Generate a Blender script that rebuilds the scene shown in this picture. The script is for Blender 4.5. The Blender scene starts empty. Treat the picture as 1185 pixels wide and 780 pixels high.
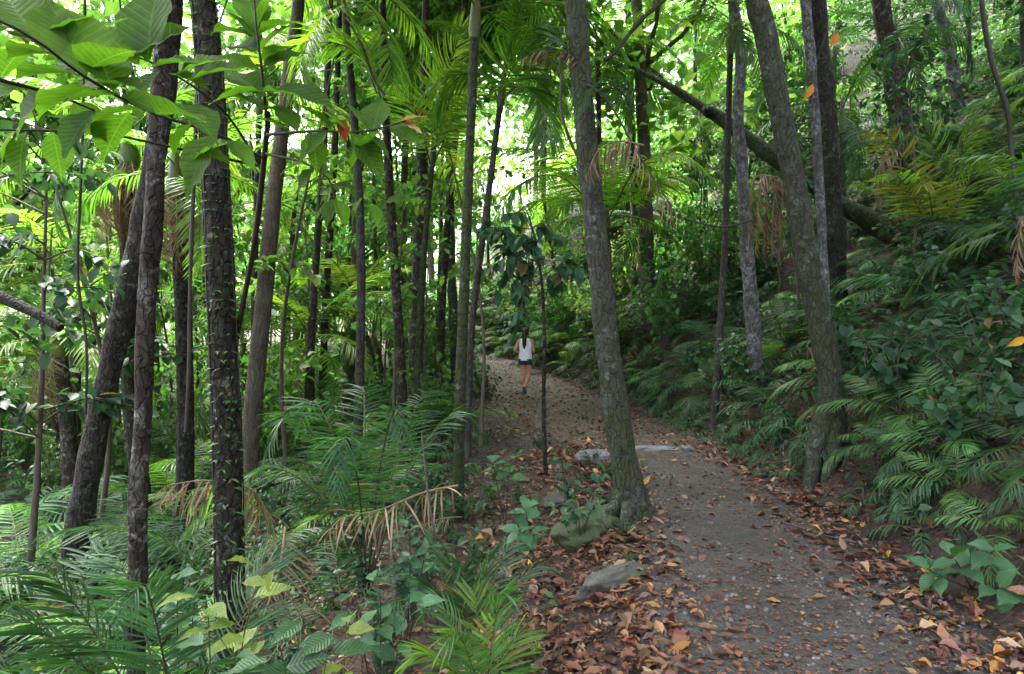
import bpy, math, random
import numpy as np
from mathutils import Vector, Matrix, Quaternion

random.seed(7)
RNG = np.random.default_rng(7)
R = math.radians
scene = bpy.context.scene
COL = scene.collection

# ---------------------------------------------------------------- camera frame
F, CX, CY, EYE = 706.0, 592.5, 390.0, 1.55
def P(px, py, d):
    return np.array([(px - CX) * d / F, d, EYE - (py - CY) * d / F])

# ---------------------------------------------------------------- terrain
_PY = [-30, -6, 0, 2.8, 4.4, 6.4, 8.2, 10, 12.2, 15.6, 19, 23, 27, 32, 40, 60, 110]
_XL = [-1.6, -.2, .35, .70, 1.0, 1.3, 1.2, .72, .12, -.75, -1.5, -2.2, -5.0, -8.2, -11, -13, -20]
_XR = [-.2, 1.4, 1.9, 2.3, 2.5, 2.75, 2.85, 2.7, 2.45, 1.9, 1.15, -.1, -3.2, -6.5, -9.2, -11.2, -18]
def _sm(y, tab):
    y = np.asarray(y, float)
    return sum(np.interp(y + o, _PY, tab) for o in (-1.2, -.6, 0, .6, 1.2)) / 5
def xl(y): return _sm(y, _XL)
def xr(y): return _sm(y, _XR)
def zp(y):
    y = np.asarray(y, float)
    T = ([-40, 0, 12, 15.6, 21, 27, 40, 60, 110], [-.4, 0, 0, .12, .62, 1.05, 2, 3.2, 6])
    return sum(np.interp(y + o, *T) for o in (-1.5, 0, 1.5)) / 3
_nz = np.random.default_rng(3)
_NF = []
for k in range(40):
    fr = .25 * 1.13 ** k
    a = _nz.uniform(0, 2 * np.pi)
    _NF.append((fr * np.cos(a), fr * np.sin(a), _nz.uniform(0, 6.3), 1 / fr ** .9))
def hn(x, y, lo=0, hi=40):
    s = 0
    for fx, fy, ph, am in _NF[lo:hi]:
        s = s + am * np.sin(fx * x + fy * y + ph)
    return s
_BS = [0, .25, .55, 1.0, 2, 4, 8, 14, 25, 60, 120]
_BZ = [0, .04, .28, .78, 1.5, 3.0, 6.2, 10.8, 19, 38, 60]
_LS = [0, .3, 1.2, 3, 6, 10, 20, 40, 80, 140]
_LZ = [0, -.03, -.24, -.78, -1.4, -1.8, -2.4, -2.2, 5, 16]
def h(x, y):
    x = np.asarray(x, float); y = np.asarray(y, float)
    r = x - xr(y); l = xl(y) - x
    z = zp(y) + np.interp(r, _BS, _BZ) * (r > 0) + np.interp(l, _LS, _LZ) * (l > 0)
    s = np.maximum(np.maximum(r, l), 0)
    amp = np.clip(s / 1.5, 0, 1)
    return z + amp * .035 * hn(x, y, 4, 40) + .004 * hn(x, y, 14, 40)
def G(x, y, dz=0.): return np.array([x, y, float(h(x, y)) + dz])

# ---------------------------------------------------------------- geometry helpers
class Geo:
    def __init__(s): s.V = []; s.Fc = []; s.U = []; s.M = []; s.n = 0
    def add(s, V, Fq, uv=None, mat=0):
        V = np.asarray(V, float).reshape(-1, 3); Fq = np.asarray(Fq, int).reshape(-1, 4)
        s.V.append(V); s.Fc.append(Fq + s.n); s.n += len(V)
        s.U.append(np.zeros((len(V), 2)) if uv is None else np.asarray(uv, float))
        s.M.append(np.full(len(Fq), mat, int)); return s
    def mesh(s, name, mats, smooth=True):
        V = np.concatenate(s.V); Fq = np.concatenate(s.Fc); U = np.concatenate(s.U); M = np.concatenate(s.M)
        me = bpy.data.meshes.new(name)
        me.vertices.add(len(V)); me.vertices.foreach_set('co', V.ravel())
        me.loops.add(Fq.size); me.loops.foreach_set('vertex_index', Fq.ravel())
        me.polygons.add(len(Fq)); me.polygons.foreach_set('loop_start', np.arange(len(Fq)) * 4)
        me.polygons.foreach_set('use_smooth', np.full(len(Fq), smooth))
        me.polygons.foreach_set('material_index', M)
        ul = me.uv_layers.new(name='UVMap'); ul.data.foreach_set('uv', U[Fq.ravel()].ravel())
        for m in (mats if isinstance(mats, (list, tuple)) else [mats]): me.materials.append(m)
        me.update(calc_edges=True)
        return me

def nrm(v):
    v = np.asarray(v, float)
    return v / np.maximum(np.linalg.norm(v, axis=-1, keepdims=True), 1e-9)

def tube(pts, rad, ns=8, lump=0., seed=0, lf=3.):
    pts = np.asarray(pts, float); n = len(pts); rad = np.broadcast_to(np.asarray(rad, float), (n,))
    t = nrm(np.gradient(pts, axis=0))
    u = np.zeros_like(pts); ref = np.array([0.13, 1, 0.07])
    if abs(np.dot(nrm(ref), t[0])) > .9: ref = np.array([1, 0, .1])
    a = nrm(ref - np.dot(ref, t[0]) * t[0])
    for i in range(n):
        a = nrm(a - np.dot(a, t[i]) * t[i]); u[i] = a
    w = np.cross(t, u)
    th = np.linspace(0, 2 * np.pi, ns, endpoint=False)
    ln = np.concatenate([[0], np.cumsum(np.linalg.norm(np.diff(pts, axis=0), axis=1))])
    rr = rad[:, None] * np.ones((1, ns))
    if lump:
        g = np.random.default_rng(seed)
        k = np.zeros((n, ns))
        for q in range(9):
            m = g.integers(0, 4); f = lf * g.uniform(.4, 3.2); p1, p2 = g.uniform(0, 6.3, 2)
            k += np.cos(m * th[None] + p1) * np.sin(f * ln[:, None] + p2 + m * .7)
        rr = rr * (1 + lump * k / 3)
        if ns > 25:      # bark ridges, scars and knots
            k = np.zeros((n, ns))
            for q in range(60):
                m = g.integers(2, 15); f = g.uniform(4, 70); p1, p2 = g.uniform(0, 6.3, 2)
                k += np.cos(m * th[None] + p1 + 1.5 * np.sin(ln[:, None] * 3 + p2)) * np.sin(f * ln[:, None] + p2) / (1 + f * .03)
            rr = rr * (1 + .011 * k) * (1 + .03 * np.maximum(0, np.sin(ln[:, None] * 21 + 2 * np.sin(th[None] + ln[:, None]))) ** 12)
    V = pts[:, None] + rr[..., None] * (np.cos(th)[None, :, None] * u[:, None] + np.sin(th)[None, :, None] * w[:, None])
    i, j = np.meshgrid(np.arange(n - 1), np.arange(ns), indexing='ij'); j2 = (j + 1) % ns
    Fq = np.stack([i * ns + j, i * ns + j2, (i + 1) * ns + j2, (i + 1) * ns + j], -1).reshape(-1, 4)
    uv = np.stack([np.broadcast_to(th / (2 * np.pi), (n, ns)), np.broadcast_to(ln[:, None], (n, ns))], -1).reshape(-1, 2)
    return V.reshape(-1, 3), Fq, uv

def spline(pts, n):
    pts = np.asarray(pts, float)
    if len(pts) == 2: return pts[0] + np.linspace(0, 1, n)[:, None] * (pts[1] - pts[0])
    q = np.vstack([2 * pts[0] - pts[1], pts, 2 * pts[-1] - pts[-2]])
    d = np.concatenate([[0], np.cumsum(np.linalg.norm(np.diff(pts, axis=0), axis=1))]); d /= d[-1]
    out = []
    for s in np.linspace(0, 1, n):
        i = min(np.searchsorted(d, s, 'right') - 1, len(pts) - 2); i = max(i, 0)
        t = (s - d[i]) / max(d[i + 1] - d[i], 1e-9)
        a, b, c, e = q[i:i + 4]
        out.append(.5 * (2 * b + (c - a) * t + (2 * a - 5 * b + 4 * c - e) * t * t + (3 * b - a - 3 * c + e) * t ** 3))
    return np.array(out)

def leaf_tpl(prof, fold=.18, droop=.15, wave=0.):
    """blade along +X, unit length and unit half width in Y; prof = half-width at each station"""
    n = len(prof); V = []; uv = []
    for i, w in enumerate(prof):
        x = i / (n - 1); z = -droop * x * x
        wv = wave * math.sin(i * 2.1)
        V += [(x, -w, z + wv, fold * w * 1.6), (x, 0, z, 0), (x, w, z - wv, fold * w * 1.6)]
        uv += [(x, 0 + .5 - w / 2), (x, .5), (x, .5 + w / 2)]
    Fq = []
    for i in range(n - 1):
        a = 3 * i
        Fq += [(a, a + 3, a + 4, a + 1), (a + 1, a + 4, a + 5, a + 2)]
    return np.array(V, float), np.array(Fq), np.array(uv, float)
DIAMOND = (np.array([(0, 0, 0, 0), (.45, -1, .04, .3), (1, 0, -.12, 0), (.45, 1, .04, .3)], float), np.array([(0, 1, 2, 3)]), np.array([(0, .5), (.45, 0), (1, .5), (.45, 1)], float))
LEAF_S = leaf_tpl([.05, .85, 1, .04], .25, .2)
LEAF_M = leaf_tpl([.05, .6, .95, 1, .72, .36, .02], .22, .25)
LEAF_L = leaf_tpl([.03, .3, .6, .84, .97, 1, .93, .78, .56, .3, .12, .01], .2, .38, .035)
BLADE2 = leaf_tpl([.45, 1, .7, .03], .5, .4)
BLADE4 = leaf_tpl([.4, .9, 1, .7, .03], .45, .5)
CURL = leaf_tpl([.04, .5, .85, 1, .92, .66, .3, .03], .22, -.2, .05)
CURL2 = leaf_tpl([.04, .5, .85, 1, .92, .66, .3, .03], .75, .45, .1)

def place(tpl, X, Z, pos, ln, wd):
    """instances of a template: X direction, Z up hint, position, length, half width (arrays)"""
    V, Fq, uv = tpl
    X = nrm(X); Yv = nrm(np.cross(Z, X)); Zv = np.cross(X, Yv)
    ln = np.asarray(ln, float)[:, None, None]; wd = np.asarray(wd, float)[:, None, None]
    out = pos[:, None] + V[None, :, 0:1] * ln * X[:, None] + V[None, :, 1:2] * wd * Yv[:, None] + (V[None, :, 2:3] * ln * .6 + V[None, :, 3:4] * wd) * Zv[:, None]
    n, k = len(pos), len(V)
    Fo = Fq[None] + (np.arange(n) * k)[:, None, None]
    return out.reshape(-1, 3), Fo.reshape(-1, 4), np.tile(uv, (n, 1))

def frond_geo(g, pts, n=34, ll=.35, lw=.018, a0=72, a1=22, drop=.25, p0=.18, tpl=BLADE2, rr=.008, seed=0, up=None, tipf=.35, jit=.04, lm=0, rm=1, gaps=.03, vee=.25):
    """pinnate frond along a rachis polyline"""
    rg = np.random.default_rng(seed)
    c = spline(pts, 26)
    T = nrm(np.gradient(c, axis=0))
    if up is None: up = np.array([0, 0, 1.])
    S = nrm(np.cross(T, up)); N = np.cross(S, T)
    t = np.repeat(p0 + (1 - p0) * (np.arange(n) + .5) / n, 2)
    side = np.tile([1., -1.], n)
    t = np.clip(t + rg.normal(0, .3 / n, 2 * n), p0, .995)
    if gaps:
        k = rg.random(2 * n) > gaps; t = t[k]; side = side[k]
    f = t * 25; i = np.clip(f.astype(int), 0, 24); w = (f - i)[:, None]
    lerp = lambda A: A[i] * (1 - w) + A[i + 1] * w
    pos, Tt, Ss, Nn = lerp(c), nrm(lerp(T)), nrm(lerp(S)), nrm(lerp(N))
    q = (t - p0) / (1 - p0)
    ang = np.radians(a0 + (a1 - a0) * q + rg.normal(0, 4, len(q)))[:, None]
    D = Tt * np.cos(ang) + Ss * side[:, None] * np.sin(ang) + Nn * (vee * (1 - q[:, None] * .6)) + rg.normal(0, jit, (len(q), 3))
    D[:, 2] -= drop * (.6 + .6 * rg.random(len(q)))
    L = ll * np.interp(q, [0, .15, .45, .8, 1], [.62, .9, 1, .72, tipf]) * rg.uniform(.86, 1.06, len(q)) * np.where(rg.random(len(q)) < .04, .55, 1)
    W = np.full(len(q), lw) * np.interp(q, [0, .3, .8, 1], [.8, 1, .9, .6])
    g.add(*place(tpl, D, Nn + .25 * Ss * side[:, None], pos, L, W), mat=lm)
    g.add(*tube(c[::2], np.linspace(rr, rr * .25, 13), 5), mat=rm)

def arc(L, rise, arch, az=0., n=9, side=0.):
    """rachis polyline from the origin"""
    t = np.linspace(0, 1, n)
    an = rise - arch * t ** 1.25
    ds = L / (n - 1)
    x = np.concatenate([[0], np.cumsum(np.cos(an[:-1]) * ds)]); z = np.concatenate([[0], np.cumsum(np.sin(an[:-1]) * ds)])
    y = side * L * t ** 2
    return np.stack([x * math.cos(az) - y * math.sin(az), x * math.sin(az) + y * math.cos(az), z], 1)

# ---------------------------------------------------------------- object helpers
def tag(o, label=None, cat=None, group=None, kind=None):
    if label: o['label'] = label
    if cat: o['category'] = cat
    if group: o['group'] = group
    if kind: o['kind'] = kind
    return o
def empty(name, loc, label, cat, group=None):
    o = bpy.data.objects.new(name, None); COL.objects.link(o); o.location = loc
    return tag(o, label, cat, group)
def obj(name, me, parent=None, loc=None, label=None, cat=None, group=None, kind=None, world=False):
    o = bpy.data.objects.new(name, me); COL.objects.link(o)
    if parent is not None:
        o.parent = parent
        if world: o.location = -Vector(parent.location)      # mesh is written in world coordinates
    if loc is not None: o.location = loc
    return tag(o, label, cat, group, kind)
def copy_tree(o, parent=None):
    c = o.copy(); COL.objects.link(c); c.parent = parent
    for ch in o.children: copy_tree(ch, c)
    return c

# ---------------------------------------------------------------- materials
class NT:
    def __init__(s, name):
        s.m = bpy.data.materials.new(name); s.m.use_nodes = True; s.t = s.m.node_tree; s.t.nodes.clear()
        s.out = s.n('ShaderNodeOutputMaterial')
    def n(s, ty, **kw):
        nd = s.t.nodes.new(ty)
        for k, v in kw.items():
            if k.startswith('i_'):
                key = k[2:].replace('_', ' ')
                nd.inputs[int(key) if key.isdigit() else key].default_value = v
            else: setattr(nd, k, v)
        return nd
    def l(s, a, b): s.t.links.new(a, b)
    def mix(s, f, a, b, mode='MIX'):
        nd = s.n('ShaderNodeMix', data_type='RGBA', blend_type=mode)
        for v, i in ((f, 0), (a, 6), (b, 7)):
            if isinstance(v, bpy.types.NodeSocket): s.l(v, nd.inputs[i])
            else: nd.inputs[i].default_value = v if i == 0 or len(v) == 4 else (*v, 1)
        return nd.outputs[2]
    def ramp(s, f, stops, interp='LINEAR'):
        nd = s.n('ShaderNodeValToRGB'); cr = nd.color_ramp; cr.interpolation = interp
        while len(cr.elements) < len(stops): cr.elements.new(.5)
        for e, (p, c) in zip(cr.elements, stops): e.position = p; e.color = (*c, 1) if len(c) == 3 else c
        s.l(f, nd.inputs[0]); return nd.outputs[0]
    def noise(s, vec, sc, det=4, rough=.6, dist=0.):
        nd = s.n('ShaderNodeTexNoise'); nd.inputs['Scale'].default_value = sc; nd.inputs['Detail'].default_value = det
        nd.inputs['Roughness'].default_value = rough; nd.inputs['Distortion'].default_value = dist
        if vec is not None: s.l(vec, nd.inputs['Vector'])
        return nd.outputs['Fac']
    def mapping(s, vec, scale):
        nd = s.n('ShaderNodeMapping'); nd.inputs['Scale'].default_value = scale; s.l(vec, nd.inputs['Vector']); return nd.outputs[0]
    def bump(s, hgt, st, dist=.02):
        nd = s.n('ShaderNodeBump'); nd.inputs['Strength'].default_value = st; nd.inputs['Distance'].default_value = dist
        s.l(hgt, nd.inputs['Height']); return nd.outputs[0]
    def math(s, op, a, b=0.):
        nd = s.n('ShaderNodeMath', operation=op)
        for i, v in enumerate((a, b)):
            if isinstance(v, bpy.types.NodeSocket): s.l(v, nd.inputs[i])
            else: nd.inputs[i].default_value = v
        return nd.outputs[0]

def leaf_mat(name, cols, trans, tw=.4, rough=.4, spec=.5, veins=False, blem=False):
    b = NT(name)
    geo = b.n('ShaderNodeNewGeometry'); oi = b.n('ShaderNodeObjectInfo'); tc = b.n('ShaderNodeTexCoord')
    st = [(i / max(len(cols) - 1, 1) * .93, c) for i, c in enumerate(cols)]
    if blem: st += [(.965, cols[-1]), (.985, (.17, .12, .05))]
    col = b.ramp(geo.outputs['Random Per Island'], st)
    # per-plant brightness and blotches on the blade itself
    mr = b.n('ShaderNodeMapRange'); mr.inputs[3].default_value = .72; mr.inputs[4].default_value = 1.28
    b.l(oi.outputs['Random'], mr.inputs[0])
    bl = b.noise(tc.outputs['Object'], 7 if not veins else 14, 3)
    br = b.n('ShaderNodeMapRange'); br.inputs[1].default_value = .3; br.inputs[2].default_value = .7; br.inputs[3].default_value = .75; br.inputs[4].default_value = 1.2
    b.l(bl, br.inputs[0])
    val = b.math('MULTIPLY', mr.outputs[0], br.outputs[0])
    hs = b.n('ShaderNodeHueSaturation'); b.l(col, hs.inputs['Color']); b.l(val, hs.inputs['Value'])
    hu = b.n('ShaderNodeMapRange'); hu.inputs[3].default_value = .485; hu.inputs[4].default_value = .515
    b.l(oi.outputs['Random'], hu.inputs[0]); b.l(hu.outputs[0], hs.inputs['Hue'])
    c = hs.outputs[0]
    nrmal = None
    if veins:
        uv = b.n('ShaderNodeUVMap'); sp = b.n('ShaderNodeSeparateXYZ'); b.l(uv.outputs[0], sp.inputs[0])
        ay = b.math('ABSOLUTE', b.math('SUBTRACT', sp.outputs[1], .5))
        v = b.math('FRACT', b.math('SUBTRACT', b.math('MULTIPLY', sp.outputs[0], 11.), b.math('MULTIPLY', ay, 5.)))
        vd = b.math('ABSOLUTE', b.math('SUBTRACT', v, .5))
        ln = b.math('LESS_THAN', vd, .06); mid = b.math('LESS_THAN', ay, .018)
        vm = b.math('MAXIMUM', ln, mid)
        c = b.mix(b.math('MULTIPLY', vm, .38), c, (.16, .26, .08))
        nrmal = b.bump(vd, .35, .01)
    pb = b.n('ShaderNodeBsdfPrincipled'); b.l(c, pb.inputs['Base Color'])
    pb.inputs['Roughness'].default_value = rough; pb.inputs['Specular IOR Level'].default_value = spec
    tr = b.n('ShaderNodeBsdfTranslucent')
    tcx = b.mix(1., c, tuple(trans), 'MULTIPLY'); b.l(tcx, tr.inputs['Color'])
    if nrmal is not None: b.l(nrmal, pb.inputs['Normal'])
    mx = b.n('ShaderNodeMixShader'); mx.inputs[0].default_value = tw
    b.l(pb.outputs[0], mx.inputs[1]); b.l(tr.outputs[0], mx.inputs[2]); b.l(mx.outputs[0], b.out.inputs[0])
    return b.m

def plain(name, c1, c2, scale=20, rough=.7, bump=.3, stretch=(1, 1, 1), spec=.3):
    b = NT(name); tc = b.n('ShaderNodeTexCoord')
    f = b.noise(b.mapping(tc.outputs['Object'], stretch), scale, 5)
    c = b.ramp(f, [(.3, c1), (.7, c2)])
    pb = b.n('ShaderNodeBsdfPrincipled'); b.l(c, pb.inputs['Base Color']); pb.inputs['Roughness'].default_value = rough
    pb.inputs['Specular IOR Level'].default_value = spec
    b.l(b.bump(f, bump, .01), pb.inputs['Normal']); b.l(pb.outputs[0], b.out.inputs[0]); return b.m

def bark(name, dark, light, lichen=(.42, .47, .42), la=.45, moss=(.07, .10, .02), ma=.3, rings=0., fis=1., scale=1.):
    """bark: fissured base, pale lichen patches, moss"""
    b = NT(name); tc = b.n('ShaderNodeTexCoord'); ob = tc.outputs['Object']; oi = b.n('ShaderNodeObjectInfo')
    ad = b.n('ShaderNodeVectorMath', operation='ADD'); b.l(ob, ad.inputs[0]); b.l(oi.outputs['Location'], ad.inputs[1]); ob = ad.outputs[0]
    st = b.mapping(ob, (1, 1, .22))
    f1 = b.noise(st, 28 * scale, 6, .65, .4); f2 = b.noise(ob, 6 * scale, 4, .6)
    c = b.ramp(f1, [(.28, dark), (.5, tuple((a + d) / 2 for a, d in zip(dark, light))), (.75, light)])
    c = b.mix(b.ramp(f2, [(.35, (0, 0, 0)), (.7, (.7, .7, .7))]), c, tuple(x * .55 for x in dark))
    fl = b.noise(ob, 10 * scale, 9, .72, .5); fl2 = b.noise(b.mapping(ob, (1, 1, .7)), 26 * scale, 3, .5)
    lm = b.math('MULTIPLY', b.ramp(b.noise(ob, 2.2 * scale, 3, .6), [(.38, (.12, .12, .12)), (.6, (1, 1, 1))]), b.math('MULTIPLY', b.ramp(fl, [(1 - la - .05, (0, 0, 0)), (1 - la + .03, (1, 1, 1))]), b.ramp(fl2, [(.35, (.25, .25, .25)), (.55, (1, 1, 1))])))
    lc = b.mix(b.ramp(b.noise(ob, 70 * scale, 5, .7), [(.35, (0, 0, 0)), (.65, (1, 1, 1))]), tuple(x * .45 for x in lichen), tuple(min(1, x * 1.7) for x in lichen))
    c = b.mix(b.math('MULTIPLY', lm, .85), c, lc)
    fm = b.noise(ob, 5 * scale, 9, .72, .5)
    mm = b.ramp(fm, [(1 - ma - .1, (0, 0, 0)), (1 - ma + .08, (1, 1, 1))])
    mc = b.mix(b.noise(ob, 60, 3), tuple(x * .5 for x in moss), tuple(x * 1.3 for x in moss))
    c = b.mix(b.math('MULTIPLY', mm, .85), c, mc)
    vc = b.n('ShaderNodeTexVoronoi', feature='DISTANCE_TO_EDGE'); vc.inputs['Scale'].default_value = 22 * scale
    dv = b.n('ShaderNodeVectorMath', operation='ADD'); b.l(b.mapping(ob, (1, 1, .3)), dv.inputs[0]); nn = b.n('ShaderNodeTexNoise'); nn.inputs['Scale'].default_value = 9; b.l(ob, nn.inputs['Vector'])
    sc_ = b.n('ShaderNodeVectorMath', operation='SCALE'); b.l(nn.outputs['Color'], sc_.inputs[0]); sc_.inputs['Scale'].default_value = .09; b.l(sc_.outputs[0], dv.inputs[1]); b.l(dv.outputs[0], vc.inputs['Vector'])
    ck = b.ramp(vc.outputs['Distance'], [(0, (0, 0, 0)), (.09, (1, 1, 1))])
    cm = b.mix(ck, (1 - .7 * min(fis, 1),) * 3, (1, 1, 1)); c = b.mix(.85, c, cm, 'MULTIPLY')
    f1 = b.math('ADD', f1, b.math('MULTIPLY', ck, .7))
    mt = b.mix(1., c, (.62, .62, .6), 'MULTIPLY'); c = mt
    hgt = b.math('ADD', b.math('MULTIPLY', f1, fis), b.math('MULTIPLY', lm, .25))
    if rings:
        uv = b.n('ShaderNodeUVMap'); sp = b.n('ShaderNodeSeparateXYZ'); b.l(uv.outputs[0], sp.inputs[0])
        wob = b.math('ADD', b.math('MULTIPLY', sp.outputs[1], rings), b.math('MULTIPLY', b.noise(ob, 4), 1.2))
        r = b.math('FRACT', wob); rm = b.math('LESS_THAN', r, .16)
        c = b.mix(b.math('MULTIPLY', rm, .55), c, tuple(x * .6 for x in dark))
        hgt = b.math('SUBTRACT', hgt, b.math('MULTIPLY', rm, .8))
    pb = b.n('ShaderNodeBsdfPrincipled'); b.l(c, pb.inputs['Base Color']); pb.inputs['Roughness'].default_value = .8
    pb.inputs['Specular IOR Level'].default_value = .25
    b.l(b.bump(hgt, 1., .045), pb.inputs['Normal']); b.l(pb.outputs[0], b.out.inputs[0]); return b.m

M = {}
M['fern'] = leaf_mat('fern_leaf', [(.022, .06, .03), (.035, .09, .04), (.055, .125, .05)], (1.5, 1.9, .7), .34, .46, .32, blem=True)
M['fernlight'] = leaf_mat('fern_light_leaf', [(.05, .13, .035), (.075, .18, .05), (.11, .21, .06)], (1.6, 1.9, .6), .38, .38, .5, blem=True)
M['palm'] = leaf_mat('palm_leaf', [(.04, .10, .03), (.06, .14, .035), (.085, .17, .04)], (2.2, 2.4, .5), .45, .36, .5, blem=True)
M['palmlit'] = leaf_mat('palm_lit_leaf', [(.08, .17, .035), (.12, .22, .045), (.18, .25, .055)], (2.2, 2.4, .6), .55, .45, .35, blem=True)  # lit copy of the palm leaf, backlit brightness painted into its colour
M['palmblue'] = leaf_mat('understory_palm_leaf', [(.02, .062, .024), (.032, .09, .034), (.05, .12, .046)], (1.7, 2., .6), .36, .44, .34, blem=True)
M['canopy'] = leaf_mat('canopy_leaf', [(.04, .10, .025), (.065, .145, .035), (.10, .18, .05)], (1.7, 2.1, 1.), .5, .5, .3)
M['canopy2'] = leaf_mat('canopy_yellow_leaf', [(.065, .135, .03), (.10, .175, .04), (.15, .20, .055)], (1.7, 2.0, .95), .5, .5, .3)
M['dark'] = leaf_mat('dark_leaf', [(.018, .05, .028), (.03, .075, .04), (.045, .1, .05)], (1.5, 1.9, .7), .34, .46, .32, blem=True)
M['big'] = leaf_mat('broad_leaf', [(.05, .125, .025), (.07, .16, .03), (.09, .19, .035)], (1.9, 2.4, .5), .55, .55, .14, veins=True)
M['bigyellow'] = leaf_mat('young_leaf', [(.14, .23, .03), (.2, .28, .05), (.22, .28, .07)], (1.7, 1.8, .5), .4, .4, .45, veins=True)
M['gloss'] = leaf_mat('glossy_leaf', [(.03, .09, .04), (.045, .13, .055), (.06, .16, .06)], (1.5, 1.9, .6), .3, .42, .35, veins=True)
M['tealsap'] = leaf_mat('teal_leaf', [(.022, .068, .035), (.035, .095, .045), (.055, .13, .06)], (1.2, 1.7, .8), .34, .46, .32, blem=True)
M['yellow'] = leaf_mat('yellowing_leaf', [(.16, .18, .03), (.22, .21, .035), (.13, .18, .035)], (1.4, 1.3, .5), .4, .45, .4)
M['orange'] = leaf_mat('orange_leaf', [(.5, .2, .02), (.55, .26, .03)], (1.3, 1.1, .5), .4, .5, .4)
M['rust'] = leaf_mat('rust_leaf', [(.32, .06, .012), (.38, .09, .02)], (1.2, .9, .5), .35, .5, .4)
M['dead'] = leaf_mat('dead_frond_leaf', [(.16, .10, .06), (.24, .165, .11), (.34, .26, .19)], (1.2, 1., .7), .25, .7, .25)
M['deadbrown'] = leaf_mat('dead_brown_frond', [(.10, .055, .03), (.17, .10, .055), (.24, .15, .09)], (1.2, 1., .7), .25, .7, .25)
M['litter'] = leaf_mat('litter_leaf', [(.022, .013, .011), (.07, .024, .016), (.13, .043, .026), (.20, .07, .038), (.045, .026, .02), (.22, .12, .06), (.16, .046, .028), (.24, .15, .11), (.07, .035, .03), (.34, .17, .04), (.09, .06, .045)], (1., .8, .6), .1, .45, .5)
M['leafred'] = leaf_mat('fallen_red_leaf', [(.22, .075, .045), (.26, .10, .06)], (1., .8, .6), .12, .4, .5, veins=True)
M['leaftan'] = leaf_mat('fallen_tan_leaf', [(.34, .2, .11), (.4, .26, .16)], (1., .8, .6), .12, .42, .5, veins=True)
M['leaforange'] = leaf_mat('fallen_orange_leaf', [(.5, .2, .03), (.55, .29, .05)], (1., .8, .6), .12, .42, .5, veins=True)
M['leafbrown'] = leaf_mat('fallen_brown_leaf', [(.12, .055, .035), (.17, .08, .05)], (1., .8, .6), .12, .38, .5, veins=True)
M['rachis'] = plain('rachis_green', (.05, .07, .02), (.09, .11, .03), 30, .5, .1)
M['rachisd'] = plain('rachis_dark', (.035, .028, .018), (.07, .055, .03), 30, .6, .1)
M['rachistan'] = plain('rachis_dry', (.13, .09, .05), (.22, .16, .1), 30, .7, .2)
M['stem'] = plain('dark_stem', (.018, .016, .013), (.05, .042, .032), 40, .6, .4, (1, 1, .2))
M['twig'] = plain('twig_bark', (.05, .04, .03), (.12, .10, .08), 40, .8, .4, (1, 1, .2))
M['b_grey'] = bark('bark_grey', (.05, .042, .035), (.15, .13, .115), la=.42, ma=.3)
M['b_mossy'] = bark('bark_mossy', (.045, .046, .036), (.12, .122, .10), (.27, .33, .29), .46, (.062, .085, .026), .49, fis=.38)
M['b_dark'] = bark('bark_dark', (.022, .018, .015), (.085, .07, .058), (.26, .3, .24), .44, (.06, .085, .022), .42)
M['b_red'] = bark('bark_red', (.03, .02, .016), (.10, .066, .052), (.36, .37, .33), .46, (.06, .075, .025), .36, fis=.55)
M['b_pale'] = bark('bark_pale', (.13, .105, .085), (.25, .21, .175), (.36, .37, .33), .35, (.10, .12, .05), .2, fis=.35)
M['b_lichen'] = bark('bark_lichen', (.10, .10, .095), (.24, .24, .23), (.5, .54, .54), .5, (.08, .10, .03), .3, fis=.6, scale=1.4)
M['b_palm'] = bark('bark_palm', (.06, .055, .045), (.16, .15, .13), (.32, .36, .32), .4, (.06, .09, .025), .36, rings=9, fis=.5)
M['b_palmgreen'] = bark('bark_palm_green', (.035, .045, .022), (.10, .11, .06), (.32, .36, .3), .45, (.06, .10, .02), .5, rings=8, fis=.4)
M['b_log'] = bark('bark_log', (.08, .08, .07), (.22, .22, .2), (.42, .47, .45), .4, (.06, .09, .02), .62)
M['b_bg'] = bark('bark_background', (.08, .07, .055), (.19, .17, .145), (.32, .34, .3), .35, (.08, .11, .03), .3)
M['moss'] = plain('moss', (.025, .04, .01), (.075, .10, .025), 60, .95, .8)

def ground_mat():
    b = NT('forest_soil'); ob = b.n('ShaderNodeTexCoord').outputs['Object']
    n1 = b.noise(ob, 1.2, 5); n2 = b.noise(ob, 16, 6, .7)
    vo = b.n('ShaderNodeTexVoronoi'); vo.inputs['Scale'].default_value = 22; vo.inputs['Randomness'].default_value = 1
    b.l(b.mapping(ob, (1, 1.7, 1)), vo.inputs['Vector'])
    sp = b.n('ShaderNodeSeparateColor'); b.l(vo.outputs['Color'], sp.inputs[0])
    lc = b.ramp(sp.outputs[0], [(0, (.016, .011, .009)), (.3, (.035, .02, .014)), (.6, (.06, .03, .02)), (.8, (.03, .021, .016)), (1, (.10, .056, .036))])
    soil = b.ramp(n2, [(.3, (.010, .008, .007)), (.7, (.034, .026, .021))])
    c = b.mix(b.ramp(n1, [(.38, (.25, .25, .25)), (.55, (1, 1, 1))]), soil, lc)
    pb = b.n('ShaderNodeBsdfPrincipled'); b.l(c, pb.inputs['Base Color']); pb.inputs['Roughness'].default_value = .8
    hh = b.math('ADD', b.math('MULTIPLY', vo.outputs['Distance'], .8), n2)
    b.l(b.bump(hh, .9, .04), pb.inputs['Normal']); b.l(pb.outputs[0], b.out.inputs[0]); return b.m
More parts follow.
